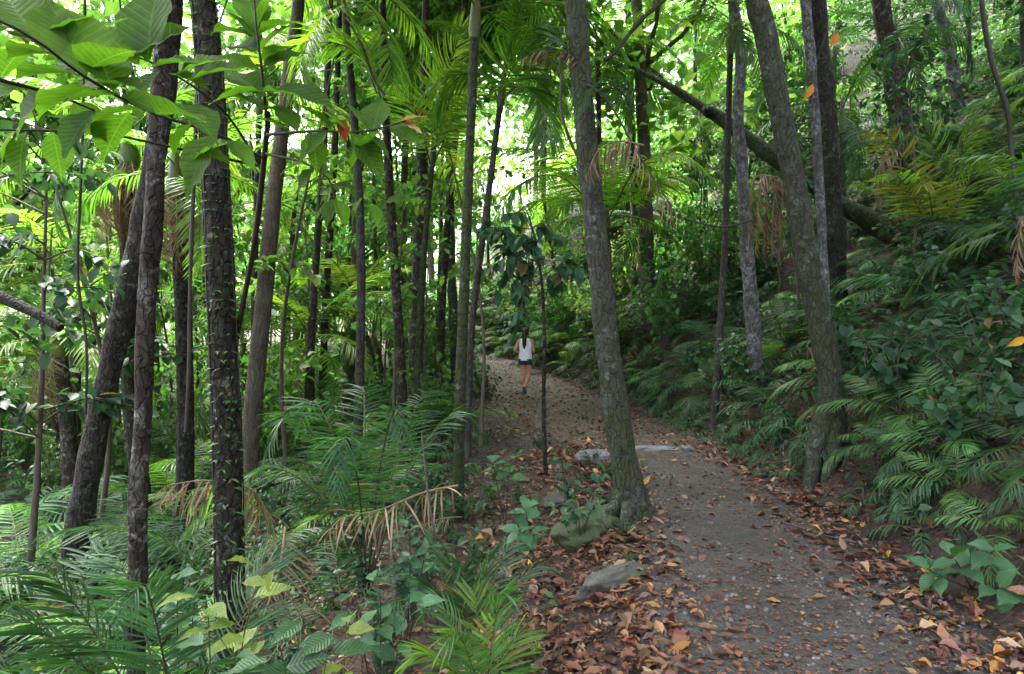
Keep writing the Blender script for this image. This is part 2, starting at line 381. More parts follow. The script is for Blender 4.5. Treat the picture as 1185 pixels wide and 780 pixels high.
def path_mat():
    b = NT('path_gravel'); ob = b.n('ShaderNodeTexCoord').outputs['Object']
    big = b.noise(ob, .9, 5, .6); mid = b.noise(ob, 9, 6, .7); fine = b.noise(ob, 140, 3, .7)
    vo = b.n('ShaderNodeTexVoronoi'); vo.inputs['Scale'].default_value = 55; b.l(ob, vo.inputs['Vector'])
    sp = b.n('ShaderNodeSeparateColor'); b.l(vo.outputs['Color'], sp.inputs[0])
    dirt = b.ramp(mid, [(.28, (.075, .062, .053)), (.5, (.13, .112, .096)), (.75, (.195, .172, .15))])
    st = b.ramp(sp.outputs[0], [(0, (.05, .047, .047)), (.5, (.15, .138, .13)), (.85, (.24, .225, .215)), (1, (.14, .075, .055))])
    c = b.mix(b.ramp(sp.outputs[1], [(.5, (0, 0, 0)), (.56, (.75, .75, .75))]), dirt, st)
    c = b.mix(b.ramp(big, [(.38, (.0, .0, .0)), (.66, (.8, .8, .8))]), c, (.075, .05, .042)); wet = b.ramp(b.noise(ob, 1.6, 7, .7), [(.44, (0, 0, 0)), (.62, (1, 1, 1))]); c = b.mix(b.math('MULTIPLY', wet, .5), c, (.035, .03, .028))
    c = b.mix(1., c, (.60, .615, .61), 'MULTIPLY'); c = b.mix(.55, c, b.ramp(fine, [(.3, (.3, .3, .3)), (.7, (1, 1, 1))]), 'MULTIPLY')
    # red-brown crumbs of leaf further along
    sy = b.n('ShaderNodeSeparateXYZ'); b.l(ob, sy.inputs[0])
    far = b.n('ShaderNodeMapRange'); far.inputs[1].default_value = 7.5; far.inputs[2].default_value = 11; b.l(sy.outputs[1], far.inputs[0])
    red = b.ramp(b.noise(ob, 26, 4, .8), [(.35, (.03, .018, .015)), (.65, (.085, .048, .038))])
    c = b.mix(b.math('MULTIPLY', far.outputs[0], .88), c, red)
    pb = b.n('ShaderNodeBsdfPrincipled'); b.l(c, pb.inputs['Base Color'])
    b.l(b.ramp(mid, [(.3, (.55, .55, .55)), (.7, (.85, .85, .85))]), pb.inputs['Roughness'])
    hh = b.math('ADD', b.math('MULTIPLY', fine, .5), b.math('ADD', b.math('MULTIPLY', vo.outputs['Distance'], -.8), b.math('MULTIPLY', mid, 1.2)))
    b.l(b.bump(hh, .9, .012), pb.inputs['Normal']); b.l(pb.outputs[0], b.out.inputs[0]); return b.m
def rock_mat(name, c1, c2, mossy):
    b = NT(name); ob = b.n('ShaderNodeTexCoord').outputs['Object']
    f = b.noise(ob, 9, 7, .65, .3); g2 = b.noise(ob, 45, 4, .7)
    c = b.ramp(f, [(.3, c1), (.7, c2)]); c = b.mix(.5, c, b.ramp(g2, [(.3, (.4, .4, .4)), (.7, (1, 1, 1))]), 'MULTIPLY')
    ms = b.ramp(b.noise(ob, 5, 5, .6), [(1 - mossy - .06, (0, 0, 0)), (1 - mossy + .1, (1, 1, 1))])
    c = b.mix(b.math('MULTIPLY', ms, .9), c, b.mix(g2, (.02, .035, .01), (.08, .11, .03)))
    pb = b.n('ShaderNodeBsdfPrincipled'); b.l(c, pb.inputs['Base Color']); pb.inputs['Roughness'].default_value = .75
    b.l(b.bump(b.math('ADD', f, b.math('MULTIPLY', g2, .4)), .8, .03), pb.inputs['Normal']); b.l(pb.outputs[0], b.out.inputs[0]); return b.m
M['ground'] = ground_mat(); M['path'] = path_mat()
M['rock'] = rock_mat('stone_grey', (.05, .047, .038), (.135, .13, .105), .45)
M['rockmoss'] = rock_mat('stone_mossy', (.04, .04, .035), (.12, .12, .105), .66)
M['rockflat'] = rock_mat('stone_slab', (.10, .10, .10), (.24, .24, .235), .2)

# ---------------------------------------------------------------- ground and path
def axis(lo, hi, fine_lo, fine_hi, step, growth=1.09):
    a = list(np.arange(fine_lo, fine_hi, step)); s = step
    while a[-1] < hi: s *= growth; a.append(a[-1] + s)
    s = step
    while a[0] > lo: s *= growth; a.insert(0, a[0] - s)
    return np.array(a)
def grid_mesh(name, X, Y, Z, mat):
    n, m = X.shape
    i, j = np.meshgrid(np.arange(n - 1), np.arange(m - 1), indexing='ij')
    Fq = np.stack([i * m + j, (i + 1) * m + j, (i + 1) * m + j + 1, i * m + j + 1], -1).reshape(-1, 4)
    return Geo().add(np.stack([X, Y, Z], -1), Fq, np.stack([X, Y], -1).reshape(-1, 2)).mesh(name, mat)
ax = axis(-90, 90, -6, 9, .09); ay = axis(-25, 110, 1.2, 17, .11)
XX, YY = np.meshgrid(ax, ay, indexing='ij')
obj('forest_floor', grid_mesh('forest_floor', XX, YY, h(XX, YY), M['ground']), kind='structure')
ty = axis(-24, 70, 1.5, 24, .07, 1.06); tu = np.linspace(0, 1, 46)
TU, TY = np.meshgrid(tu, ty, indexing='ij')
wob = lambda y, p: .09 * np.sin(1.7 * y + p) + .05 * np.sin(4.3 * y + 2 * p) + .03 * np.sin(11 * y + p)
PL = xl(TY) - .12 + wob(TY, 1.); PR = xr(TY) + .05 + wob(TY, 3.)
PX = PL + (PR - PL) * TU
PZ = h(PX, TY) + .012 - .02 * np.exp(-((TU * (1 - TU)) / .02) ** 1) * 1.0 + .012 * np.sin(TU * np.pi) + .006 * hn(PX, TY, 16, 40) * .5
obj('gravel_path', grid_mesh('gravel_path', PX, TY, PZ, M['path']), kind='structure')

# ---------------------------------------------------------------- world, sun, camera
w = bpy.data.worlds.new('World'); scene.world = w; w.use_nodes = True
nt = w.node_tree; nt.nodes.clear()
sun_dir = nrm(np.array([-.30, .42, 1.15])); el = math.asin(sun_dir[2]); azr = math.atan2(sun_dir[0], sun_dir[1])
sk = nt.nodes.new('ShaderNodeTexSky'); sk.sky_type = 'NISHITA'; sk.sun_disc = False
sk.sun_elevation = el; sk.sun_rotation = azr; sk.air_density = 1.; sk.dust_density = 6.; sk.ozone_density = 1.
hs = nt.nodes.new('ShaderNodeHueSaturation'); hs.inputs['Saturation'].default_value = .45
bg = nt.nodes.new('ShaderNodeBackground'); bg.inputs['Strength'].default_value = .15
wo = nt.nodes.new('ShaderNodeOutputWorld')
nt.links.new(sk.outputs[0], hs.inputs['Color']); nt.links.new(hs.outputs[0], bg.inputs[0]); nt.links.new(bg.outputs[0], wo.inputs[0])
sl = bpy.data.lights.new('sun', 'SUN'); sl.energy = 3.; sl.angle = R(20); sl.color = (1, .97, .9)
so = bpy.data.objects.new('sun', sl); COL.objects.link(so)
so.rotation_euler = Vector(sun_dir).to_track_quat('Z', 'Y').to_euler()
cam = bpy.data.cameras.new('camera'); co = bpy.data.objects.new('camera', cam); COL.objects.link(co)
co.location = (0, 0, EYE); co.rotation_euler = (R(90), 0, 0)
cam.sensor_fit = 'HORIZONTAL'; cam.sensor_width = 36; cam.lens = 36 * F / 1185; cam.clip_start = .05; cam.clip_end = 600
scene.camera = co
vs = scene.view_settings; vs.view_transform = 'Standard'; vs.look = 'None'; vs.gamma = 1; vs.exposure = 3.2; vs.use_curve_mapping = False
cy = scene.cycles
scene.render.engine = 'CYCLES'
cy.max_bounces = 7; cy.diffuse_bounces = 4; cy.glossy_bounces = 2; cy.transmission_bounces = 5; cy.transparent_max_bounces = 4
cy.use_adaptive_sampling = True; cy.adaptive_threshold = .008; cy.use_denoising = True; cy.caustics_reflective = False; cy.caustics_refractive = False
cy.sample_clamp_indirect = 6

exec_parts = []
# ================================================================ TREES
def crown_geo(n, rx, rz, ls, seed, clumps=14, tpl=DIAMOND, wr=.36, hole=.0):
    rg = np.random.default_rng(seed); g = Geo()
    cc = nrm(rg.normal(0, 1, (clumps, 3))) * rg.uniform(.35, 1, (clumps, 1)) ** .6 * np.array([rx, rx, rz])
    k = rg.integers(0, clumps, n); cr = rg.uniform(.22, .5, clumps)[k][:, None]
    pos = cc[k] + rg.normal(0, .55, (n, 3)) * cr * np.array([rx, rx, rz * .55])
    # leaves sit in small sprays along twigs
    sp = np.repeat(rg.normal(0, 1, (n // 6 + 1, 3)), 6, 0)[:n]
    pos = np.repeat(pos[::6], 6, 0)[:n] + rg.normal(0, ls * .9, (n, 3))
    D = nrm(sp + rg.normal(0, .6, (n, 3)) + np.array([0, 0, -.5])); Z = rg.normal(0, .5, (n, 3)) + np.array([0, 0, 1.])
    L = ls * rg.uniform(.6, 1.25, n)
    g.add(*place(tpl, D, Z, pos, L, L * wr)); return g, cc
def trunk_geo(pts, rads, ns=12, lump=.1, seed=0, step=.12, flare=0.):
    L = np.sum(np.linalg.norm(np.diff(pts, axis=0), axis=1)); n = max(8, int(L / step))
    c = spline(pts, n); t = np.linspace(0, 1, len(rads)); r = np.interp(np.linspace(0, 1, n), t, rads)
    if flare:
        s = np.linspace(0, L, n); r = r * (1 + flare * np.exp(-s / .2))
    return tube(c, r, ns, lump, seed)

def limbs(g, base, tops, r, rg):
    for tp in tops:
        mid = (base + tp) / 2 + rg.normal(0, .25, 3) + np.array([0, 0, -.1 * np.linalg.norm(tp - base)])
        g.add(*tube(spline([base, mid, tp], 10), np.linspace(r, r * .2, 10), 6, .1, 1))

CROWN = {}
for i in range(3):
    CROWN['high%d' % i] = crown_geo(2600, 2.6, 1.7, .27, 100 + i, 13)
    CROWN['wide%d' % i] = crown_geo(5200, 4.2, 1.5, .30, 120 + i, 22)  # broad crowns above the view, enlarged to shade the path and slopes
def px_tree(name, label, pts, d, w, mat, cat='tree', top=9.5, crown='high0', flare=.25, lump=.12, ns=14, dtop=None, cmat='canopy', cs=1., group=None, base=True):
    """trunk from photograph points (bottom to top) at distance d; w = pixel widths bottom..top"""
    dt = dtop or d
    n = len(pts); dd = np.linspace(d, dt, n)
    W3 = [P(px, py, q) for (px, py), q in zip(pts, dd)]
    rad = list(np.interp(np.linspace(0, 1, n), np.linspace(0, 1, len(w)), w) * dd / F / 2)
    gz = float(h(W3[0][0], W3[0][1]))
    if base and W3[0][2] > gz - .05:
        e = W3[0] - W3[1]; k = (W3[0][2] - gz + .12) / max(abs(e[2]), 1e-6)
        b = W3[0] + e * min(k, 3) * .7; b[2] = min(float(h(b[0], b[1])), gz) - .12
        W3.insert(0, b); rad.insert(0, rad[0] * 1.08)
    elif base:
        W3[0] = W3[0].copy(); W3[0][2] = min(W3[0][2], gz - .1)
    if W3[-1][2] < top:
        e = nrm(W3[-1] - W3[-2]); e = nrm(e + np.array([0, 0, .8])); k = (top - W3[-1][2]) / max(e[2], .3)
        W3.append(W3[-1] + e * k * .5); rad.append(rad[-1] * .85); W3.append(W3[-1] + (e + [0, 0, .3]) * k * .5); rad.append(rad[-1] * .6)
    root = empty(name, W3[0], label, cat, group)
    g = Geo(); g.add(*trunk_geo(np.array(W3), rad, ns, lump, sum(map(ord, label)) % 999, .025 if ns > 25 else .07 if d < 8 else .14, flare))
    if crown:
        cg = CROWN[crown]; tp = W3[-1]; rg = np.random.default_rng(len(label))
        limbs(g, tp - [0, 0, .6], [tp + c * .8 * cs for c in cg[1][:6]], rad[-1] * .9, rg)
    obj('trunk', g.mesh('trunk', M[mat]), root, world=True)
    if crown:
        me = bpy.data.meshes.get('crown_%s_%s' % (crown, cmat)) or cg[0].mesh('crown_%s_%s' % (crown, cmat), M[cmat])
        c = obj('crown', me, root, loc=Vector(W3[-1]) - root.location); c.scale = (cs, cs, cs); c.rotation_euler = (0, 0, len(label) * 1.3)
    return root, W3, rad

T = {}
T[1] = px_tree('tree', 'tall grey trunk leaning from lower left beside the shaggy dead fronds', [(80, 675), (100, 560), (122, 450), (158, 290), (186, 140), (200, 0)], 7., [26, 24, 22, 17], 'b_grey', flare=.1, top=10, crown='wide1', cs=.9)
T[2] = px_tree('tree', 'thin blotchy reddish dark trunk just left of the vine covered trunk', [(158, 800), (160, 600), (167, 420), (178, 230), (186, 100), (190, -30)], 3.3, [19, 20, 18, 16], 'b_red', top=7, crown='high1', flare=.1, cs=.7, ns=30)
T[3] = px_tree('tree', 'thick dark trunk wrapped in small climbing fern leaves', [(268, 800), (264, 560), (258, 380), (248, 170), (238, 20), (230, -60)], 3.9, [31, 30, 28, 25, 26], 'b_dark', top=9, crown='wide2', flare=.05, lump=.13, ns=44)
T[4] = px_tree('tree', 'smooth pale brown trunk right of the vine covered trunk', [(290, 505), (303, 370), (318, 220), (334, 90), (346, -5)], 9., [20, 18, 15, 13], 'b_pale', top=11, flare=.1, lump=.05, cs=.6)
T[5] = px_tree('tree', 'slim grey green trunk behind the left arching palm fronds', [(354, 520), (358, 430), (365, 310), (373, 200), (380, 60)], 12., [9, 8, 7], 'b_grey', top=12, ns=8, crown='high1', cs=.6)
T[6] = px_tree('tree', 'slim dark straight trunk ending behind big pale palm frond', [(373, 445), (378, 330), (386, 200), (392, 40)], 14., [9, 8, 7], 'b_dark', top=12, ns=8, crown='high2', cs=.6)
T[7] = px_tree('tree', 'short pale trunk with a side limb far behind the slim trunks', [(404, 432), (410, 330), (413, 235), (416, 90)], 17., [13, 11, 8], 'b_pale', top=12, ns=8, cs=.6)
T[8] = px_tree('tree', 'dark brown slim trunk left of the two toned trunk', [(466, 485), (464, 420), (456, 300), (449, 185), (444, 70)], 10., [11, 10, 8], 'b_red', top=11, ns=9, crown='high1', lump=.08, cs=.6)
T[9] = px_tree('tree', 'straight two toned trunk turning pale grey near the sky', [(479, 480), (482, 400), (486, 280), (490, 140), (493, -5)], 11., [17, 15, 12, 8, 7], 'b_grey', top=13, ns=10, flare=.1, cs=.6)
T[10] = px_tree('tree', 'slim dark trunk behind the green palm stem', [(506, 480), (510, 400), (516, 280), (528, 150), (536, 40)], 12., [9, 8, 7], 'b_dark', top=12, ns=8, crown='high2', cs=.6)
T[14] = px_tree('tree', 'large lichen spotted trunk with mossy foot at left edge of the gravel path', [(737, 612), (729, 570), (717, 510), (704, 400), (690, 280), (678, 150), (668, 30), (664, -40)], 5.25, [34, 28, 25, 23, 22, 22, 21], 'b_mossy', top=9.5, crown='wide0', flare=.75, lump=.1, ns=44)
T[15] = px_tree('tree', 'large curved lichen trunk with split root foot on right bank beside the path', [(957, 545), (961, 500), (960, 430), (940, 330), (922, 230), (905, 140), (886, 40), (872, -30)], 6.3, [32, 26, 25, 24, 23, 22, 21], 'b_mossy', top=10, crown='wide1', flare=.45, lump=.1, ns=44)
T[16] = px_tree('tree', 'slim pale spotted trunk just behind the curved lichen trunk', [(955, 345), (950, 250), (943, 130), (934, 20), (930, -30)], 8., [10, 11, 12], 'b_lichen', top=11, crown='wide2', ns=10, flare=0., cs=.72)
T[17] = px_tree('tree', 'thick dark upright trunk on the bank behind the slim pale trunk', [(962, 300), (957, 200), (950, 100), (942, 0)], 10.5, [28, 26, 24], 'b_dark', top=13, crown='wide0', ns=12, cs=.95)
T[18] = px_tree('tree', 'wavy pale lichen trunk standing left of the curved lichen trunk', [(872, 385), (866, 310), (859, 200), (854, 130), (857, 70), (848, 0), (848, -30)], 9.2, [17, 14, 12, 13, 12], 'b_lichen', top=11, crown='wide1', ns=10)
T[19] = px_tree('tree', 'dark reddish trunk high on the right hillside', [(1046, 180), (1040, 130), (1028, 50), (1018, -10)], 13., [22, 18, 16], 'b_red', top=16, crown='wide2', ns=10, cs=1.2)
T[20] = px_tree('tree', 'pale thin leaning trunk near the top of the hillside', [(1102, 80), (1094, 40), (1083, -5)], 15., [13, 11, 10], 'b_lichen', top=16, crown='wide0', ns=8)
T[21] = px_tree('tree', 'brown trunk far up the path right of the mossy footed tree', [(737, 300), (735, 240), (731, 170), (728, 60)], 20., [12, 10, 9], 'b_bg', top=14, crown='high1', ns=8, cs=.8)
T[22] = px_tree('tree', 'mossy trunk rising left of the far end of the path', [(528, 470), (526, 400), (522, 300), (520, 180)], 15.5, [12, 11, 9], 'b_mossy', top=10.5, crown='wide0', ns=9, cs=1.15)  # added tree, its wide crown keeps the sun off the far path

T[23] = px_tree('tree', 'slender lichen trunk on the lower side of the far bend', [(462, 440), (463, 380), (466, 250), (470, 150)], 20., [11, 10, 8], 'b_pale', top=11, crown='wide1', ns=9, cs=1.2)  # extra tree put in so that its crown shades the bend
T[24] = px_tree('tree', 'distant dark trunk beside the path where it disappears', [(471, 430), (474, 380), (480, 260), (486, 160)], 25.5, [10, 9, 8], 'b_dark', top=12.5, crown='wide2', ns=9, cs=1.3)  # also put in for its crown, which shades the end of the path
# side limb on the short pale trunk
g = Geo(); s = spline([P(403, 339, 17), P(425, 340, 16.8), P(445, 372, 16.6), P(452, 420, 16.6), P(455, 470, 16.6)], 14); g.add(*tube(s, np.linspace(.06, .05, 14), 7, .1, 2))
obj('limb', g.mesh('limb', M['b_pale']), T[7][0], world=True)
# roots of the curved tree and the mossy footed tree
def root_part(t, pts, r0, mat):
    r0 = r0 * 1.12
    pts = np.array(pts); g = Geo(); g.add(*tube(spline(pts, 14), np.linspace(r0, r0 * .45, 14), 10, .12, 5)); obj('root', g.mesh('root', M[mat]), t[0], world=True)
def rg_pt(px, d, dz=0.): x = (px - CX) * d / F; return G(x, d, dz)
root_part(T[15], [P(957, 478, 6.28), P(946, 512, 6.15), P(940, 545, 6.1), P(936, 575, 6.0)], .115, 'b_mossy')
root_part(T[15], [P(962, 480, 6.28), P(962, 520, 6.1), P(957, 560, 6.0), P(950, 592, 5.9)], .10, 'b_mossy')
root_part(T[14], [P(732, 560, 5.2), P(742, 590, 5.15), P(748, 615, 5.1), P(752, 640, 5.05)], .07, 'b_mossy')
root_part(T[14], [P(722, 570, 5.2), P(705, 598, 5.2), P(690, 615, 5.2)], .08, 'b_mossy')

root_part(T[14], [P(736, 575, 5.25), P(752, 598, 5.3), P(768, 612, 5.45)], .06, 'b_mossy')
root_part(T[14], [P(728, 585, 5.1), P(722, 612, 4.95), P(716, 634, 4.85)], .06, 'b_mossy')
root_part(T[15], [P(968, 500, 6.3), P(978, 535, 6.2), P(990, 560, 6.1)], .08, 'b_mossy')
# climbing fern on the dark trunk
g = Geo(); W3 = np.array(T[3][1]); c = spline(W3, 200); rr = np.interp(np.linspace(0, 1, 200), np.linspace(0, 1, len(T[3][2])), T[3][2])
rg = np.random.default_rng(5); n = 1300; k = rg.integers(6, 150, n); th = rg.uniform(0, 6.28, n)
out = np.stack([np.cos(th), np.sin(th), 0 * th], 1)
pos = c[k] + out * (rr[k] * 1.0)[:, None]; D = out * .9 + np.stack([-np.sin(th), np.cos(th), 0 * th], 1) * rg.choice([-1, 1], n)[:, None] * .8 + [0, 0, -.25]
g.add(*place(LEAF_M, D, out * .5 + [0, 0, 1.], pos, rg.uniform(.025, .075, n), rg.uniform(.0045, .009, n)))
for q in range(5):
    a0 = rg.uniform(0, 6.28); kk = np.arange(10, 150, 4); aa = a0 + np.cumsum(rg.normal(0, .12, len(kk)))
    g.add(*tube(c[kk] + np.stack([np.cos(aa), np.sin(aa), 0 * aa], 1) * rr[kk][:, None] * 1.04, .005, 4), mat=1)
obj('climbing_fern', g.mesh('climbing_fern', [M['fernlight'], M['stem']]), label='small leaved climbing fern clinging to the thick dark trunk', cat='vine')

# ---- fallen mossy log across the hillside, broken stub
root = empty('fallen_log', P(1025, 268, 10.5), 'pale fallen log propped across the hillside with broken stub', 'log')
lp = [G(7.3, 10.0, -.1), P(1040, 275, 10.2), P(1020, 262, 10.4), P(960, 228, 10.8), P(890, 178, 11.3), P(830, 135, 11.7), P(775, 100, 12.2), P(735, 80, 12.6)]
g = Geo(); g.add(*trunk_geo(np.array(lp), [.18, .165, .145, .13, .115, .08, .04], 14, .2, 3, .1)); obj('trunk', g.mesh('trunk', M['b_log']), root, world=True)
g = Geo(); s = np.array([P(822, 130, 11.75), P(818, 128, 11.55), P(816, 127, 11.42)]); g.add(*tube(spline(s, 6), np.array([.11, .11, .105, .1, .09, .02]), 10, .1, 4)); obj('stub', g.mesh('stub', M['b_dark']), root, world=True)

# dark broken branch at the left edge
g = Geo(); g.add(*tube(spline([P(-60, 320, 4.), P(0, 344, 4.), P(40, 362, 4.), P(70, 380, 4.)], 16), np.linspace(.045, .03, 16), 10, .12, 2))
g.add(*tube(np.array([P(70, 380, 4.), P(70.6, 380.4, 4.)]), np.array([.03, .001]), 10))
obj('branch', g.mesh('branch', M['b_dark']), label='dark bare snapped branch jutting in over the ferns', cat='branch')['label'] = 'dark bare snapped branch jutting in at the left above ferns'
# ================================================================ PALMS
def gnd(px, d): x = (px - CX) * d / F; return G(x, d)
FR = {}
def frond_mesh(key, mats, **k):
    if key not in FR:
        a = {x: k.pop(x) for x in ('L', 'rise', 'arch', 'side') if x in k}
        g = Geo(); frond_geo(g, arc(a['L'], a.get('rise', 0), a['arch'], 0, 9, a.get('side', 0)), **k); FR[key] = g.mesh('frond_' + key, mats)
    return FR[key]
for mk in ('palm', 'palmlit', 'palmblue'):
    for i in range(3):
        frond_mesh('%s%d' % (mk, i), [M[mk], M['rachis']], L=2.1, rise=.0, arch=[.9, 1.35, 1.75][i], side=[.06, -.08, .04][i], n=38, ll=.5, lw=.0165, drop=[.08, .2, .36][i], p0=.16, tpl=BLADE4, rr=.012, seed=20 + i, jit=.035)
for i in range(2):
    frond_mesh('dead%d' % i, [M['dead'], M['rachistan']], L=1.7, rise=0, arch=[1.2, .9][i], n=34, ll=.5, lw=.008, drop=1.5, p0=.12, tpl=BLADE4, rr=.012, seed=40 + i, jit=.4, gaps=.25)

def add_frond(root, key, loc, az, el, s, roll=0.):
    o = obj('frond', FR[key], root, loc=loc); o.rotation_mode = 'QUATERNION'
    o.rotation_quaternion = Quaternion((0, 0, 1), az) @ Quaternion((0, 1, 0), -el) @ Quaternion((1, 0, 0), roll)
    o.scale = (s, s, s); return o

def palm(label, base, crown, r, mat='b_palm', fm='palm', nf=10, fs=1., seed=0, els=(1.1, -.35), dead=0, group=None, azs=None, shaft=True, mid=None, name='palm_tree'):
    rg = np.random.default_rng(seed); base = np.array(base); crown = np.array(crown)
    root = empty(name, base, label, 'palm', group)
    pts = [base - [0, 0, .1]] + ([np.array(m) for m in mid] if mid is not None else [base * .5 + crown * .5 + rg.normal(0, .05, 3) * np.linalg.norm(crown - base) * .3]) + [crown]
    g = Geo(); g.add(*trunk_geo(np.array(pts), [r * 1.15, r, r * .85], 10, .05, seed, .1, .3))
    obj('trunk', g.mesh('trunk', M[mat]), root, world=True)
    if shaft:
        d = nrm(pts[-1] - pts[-2]); g = Geo(); g.add(*tube(spline([crown - d * .05, crown + d * .3, crown + d * .65], 8), np.array([1, 1.25, 1.2, 1.05, .9, .75, .6, .35]) * r * .95, 8, .04, 1))
        obj('crown_shaft', g.mesh('crown_shaft', M['rachis']), root, world=True); cl = crown + d * .5
    else: cl = crown
    for i in range(nf):
        az = (azs[i] if azs else i * 2.4 + rg.normal(0, .25)); e = els[0] + (els[1] - els[0]) * (i + .5) / nf + rg.normal(0, .1)
        k = 0 if e > .5 else (1 if e > 0 else 2)
        add_frond(root, '%s%d' % (fm, k), Vector(cl + [0, 0, -.25 * i / nf]) - root.location, az, e, fs * rg.uniform(.85, 1.12), rg.normal(0, .35))
    for i in range(dead):
        add_frond(root, 'dead%d' % (i % 2), Vector(cl - [0, 0, .35]) - root.location, rg.uniform(0, 6.28), -.7 - .4 * rg.random(), fs * .8)
    return root

# palms whose crowns stand in the upper middle
d = 7.; palm('green mossy palm stem with dark feathery crown in the middle of the left group', P(529, 598, d), P(549, 40, d), .06, 'b_palmgreen', 'palm', 9, .9, 1, els=(1.2, .1), mid=[P(533, 450, d), P(540, 260, d)])
d = 8.; palm('thin dark palm bending right with drooping crown beside the green mossy palm', P(540, 520, d), P(579, 120, d), .045, 'b_palm', 'palm', 6, .66, 2, mid=[P(546, 380, d), P(562, 250, d)], els=(1.1, -.1))
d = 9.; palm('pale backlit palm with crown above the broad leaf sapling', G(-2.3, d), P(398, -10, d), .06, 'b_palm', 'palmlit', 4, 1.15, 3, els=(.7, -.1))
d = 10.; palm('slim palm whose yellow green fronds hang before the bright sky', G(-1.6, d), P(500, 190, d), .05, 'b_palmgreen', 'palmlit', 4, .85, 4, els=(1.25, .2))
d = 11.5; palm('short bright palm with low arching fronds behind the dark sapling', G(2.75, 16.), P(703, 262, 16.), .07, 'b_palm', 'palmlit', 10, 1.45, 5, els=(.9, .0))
d = 8.; palm('fan crowned palm above the fallen log', G(3.1, 9.4), P(845, 60, 9.4), .05, 'b_palm', 'palm', 9, .7, 6, els=(1., -.5))
palm('tall palm with hanging fronds behind the mossy footed tree', G(2.95, 17.), P(692, 70, 17.), .08, 'b_palm', 'palm', 11, 1.5, 8, els=(.8, -.6))
palm('leaning palm left of the pale brown trunk', G(-4.6, 11.), P(300, 130, 11.), .06, 'b_palm', 'palmlit', 10, 1.1, 9, els=(.8, -.6))
palm('shaggy palm draped in dry brown fronds behind the leaning grey trunk', G(-5.4, 9.), P(150, 190, 9.), .12, 'b_dark', 'palm', 8, 1., 10, els=(.9, -.5), dead=20)
palm('shaggy palm with dry skirt between the two dark left trunks', G(-4.4, 8.2), P(205, 230, 8.2), .11, 'b_dark', 'palm', 7, .9, 11, els=(.7, -.4), dead=20)
palm('short palm with brown dry skirt far behind low ferns', G(-7.2, 10.), P(70, 410, 10.), .12, 'b_red', 'palmlit', 9, .95, 12, els=(1., -.2), dead=5)
palm('short palm with bright spreading crown left of the leaning grey trunk', G(-8.6, 12.), P(90, 330, 12.), .10, 'b_palm', 'palmlit', 10, 1.2, 13, els=(.9, -.3))
# background palms, a loose group
rg = np.random.default_rng(77)
spots = [(-9, 15, 3.5), (-6.5, 16, 5), (-4.5, 19, 6), (-11, 19, 2.5), (-3.2, 15, 2.2), (-7.8, 22, 4), (-2.6, 22, 7), (1.8, 24, 7), (-5.6, 25, 7.5), (-13, 24, 5), (3.4, 27, 9), (-1, 28, 8), (-9.5, 29, 7), (-15, 17, 1.5), (-4.2, 12.6, 1.2), (-6.2, 12.8, .9), (-10.4, 14, .5), (-13, 14.5, .4), (-3.6, 17.5, 1.2)]
for i, (x, y, z) in enumerate(spots):
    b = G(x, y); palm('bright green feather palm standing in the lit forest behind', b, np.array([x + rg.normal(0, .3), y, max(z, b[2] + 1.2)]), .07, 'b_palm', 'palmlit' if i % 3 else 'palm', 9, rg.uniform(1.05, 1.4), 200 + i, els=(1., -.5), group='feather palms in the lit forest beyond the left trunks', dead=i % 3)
spots = [(6.5, 12, 5.6), (8.5, 13.5, 8.), (5.6, 16, 6.5), (10.5, 12.5, 9.6), (9, 17, 9.5), (6.2, 20, 8.5), (12, 16, 12), (3.8, 18, 4.6)]
for i, (x, y, z) in enumerate(spots):
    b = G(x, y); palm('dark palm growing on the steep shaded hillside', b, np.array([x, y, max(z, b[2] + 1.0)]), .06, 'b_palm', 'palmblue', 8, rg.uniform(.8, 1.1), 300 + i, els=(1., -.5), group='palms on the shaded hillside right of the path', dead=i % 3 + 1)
# ================================================================ hero fronds (single plants with a frond per part)
def hero_frond(root, pts, mats, nm='frond', **k):
    g = Geo(); frond_geo(g, np.array(pts), **k); return obj(nm, g.mesh('frond', mats), root, world=True)
def bez(a, b, lift):
    a = np.array(a); b = np.array(b); m = (a + b) / 2; m[2] += lift; q = a * .35 + m * .65; q[2] += lift * .1
    return [a, q, (m + b) / 2 + [0, 0, lift * .28], b]
mb = [M['palmblue'], M['rachisd']]; mp = [M['palm'], M['rachis']]; md = [M['dead'], M['rachistan']]; mdb = [M['deadbrown'], M['rachistan']]

d0 = 5.6; base = G((425 - CX) * d0 / F, d0)
root = empty('understory_palm', base, 'low palm with long arching grey green fronds in the middle foreground', 'palm')
k = dict(n=44, ll=.40, lw=.0088, drop=.28, p0=.3, tpl=BLADE4, rr=.012, a0=80, a1=30)
for i, (tx, ty, td, lf) in enumerate([(300, 545, 5.0, .95), (345, 505, 6.2, .9), (470, 520, 4.9, .85), (560, 505, 5.8, .75), (510, 470, 7.2, .75), (390, 570, 4.6, .85), (265, 600, 5.4, .8), (420, 470, 7., .8)]):
    hero_frond(root, bez(base + [0, 0, .05], P(tx, ty, td), lf), mb, seed=60 + i, **k)
for i, (a, b, c) in enumerate([((440, 600), (480, 560), (530, 640)), ((420, 610), (400, 570), (385, 660))]):
    pass
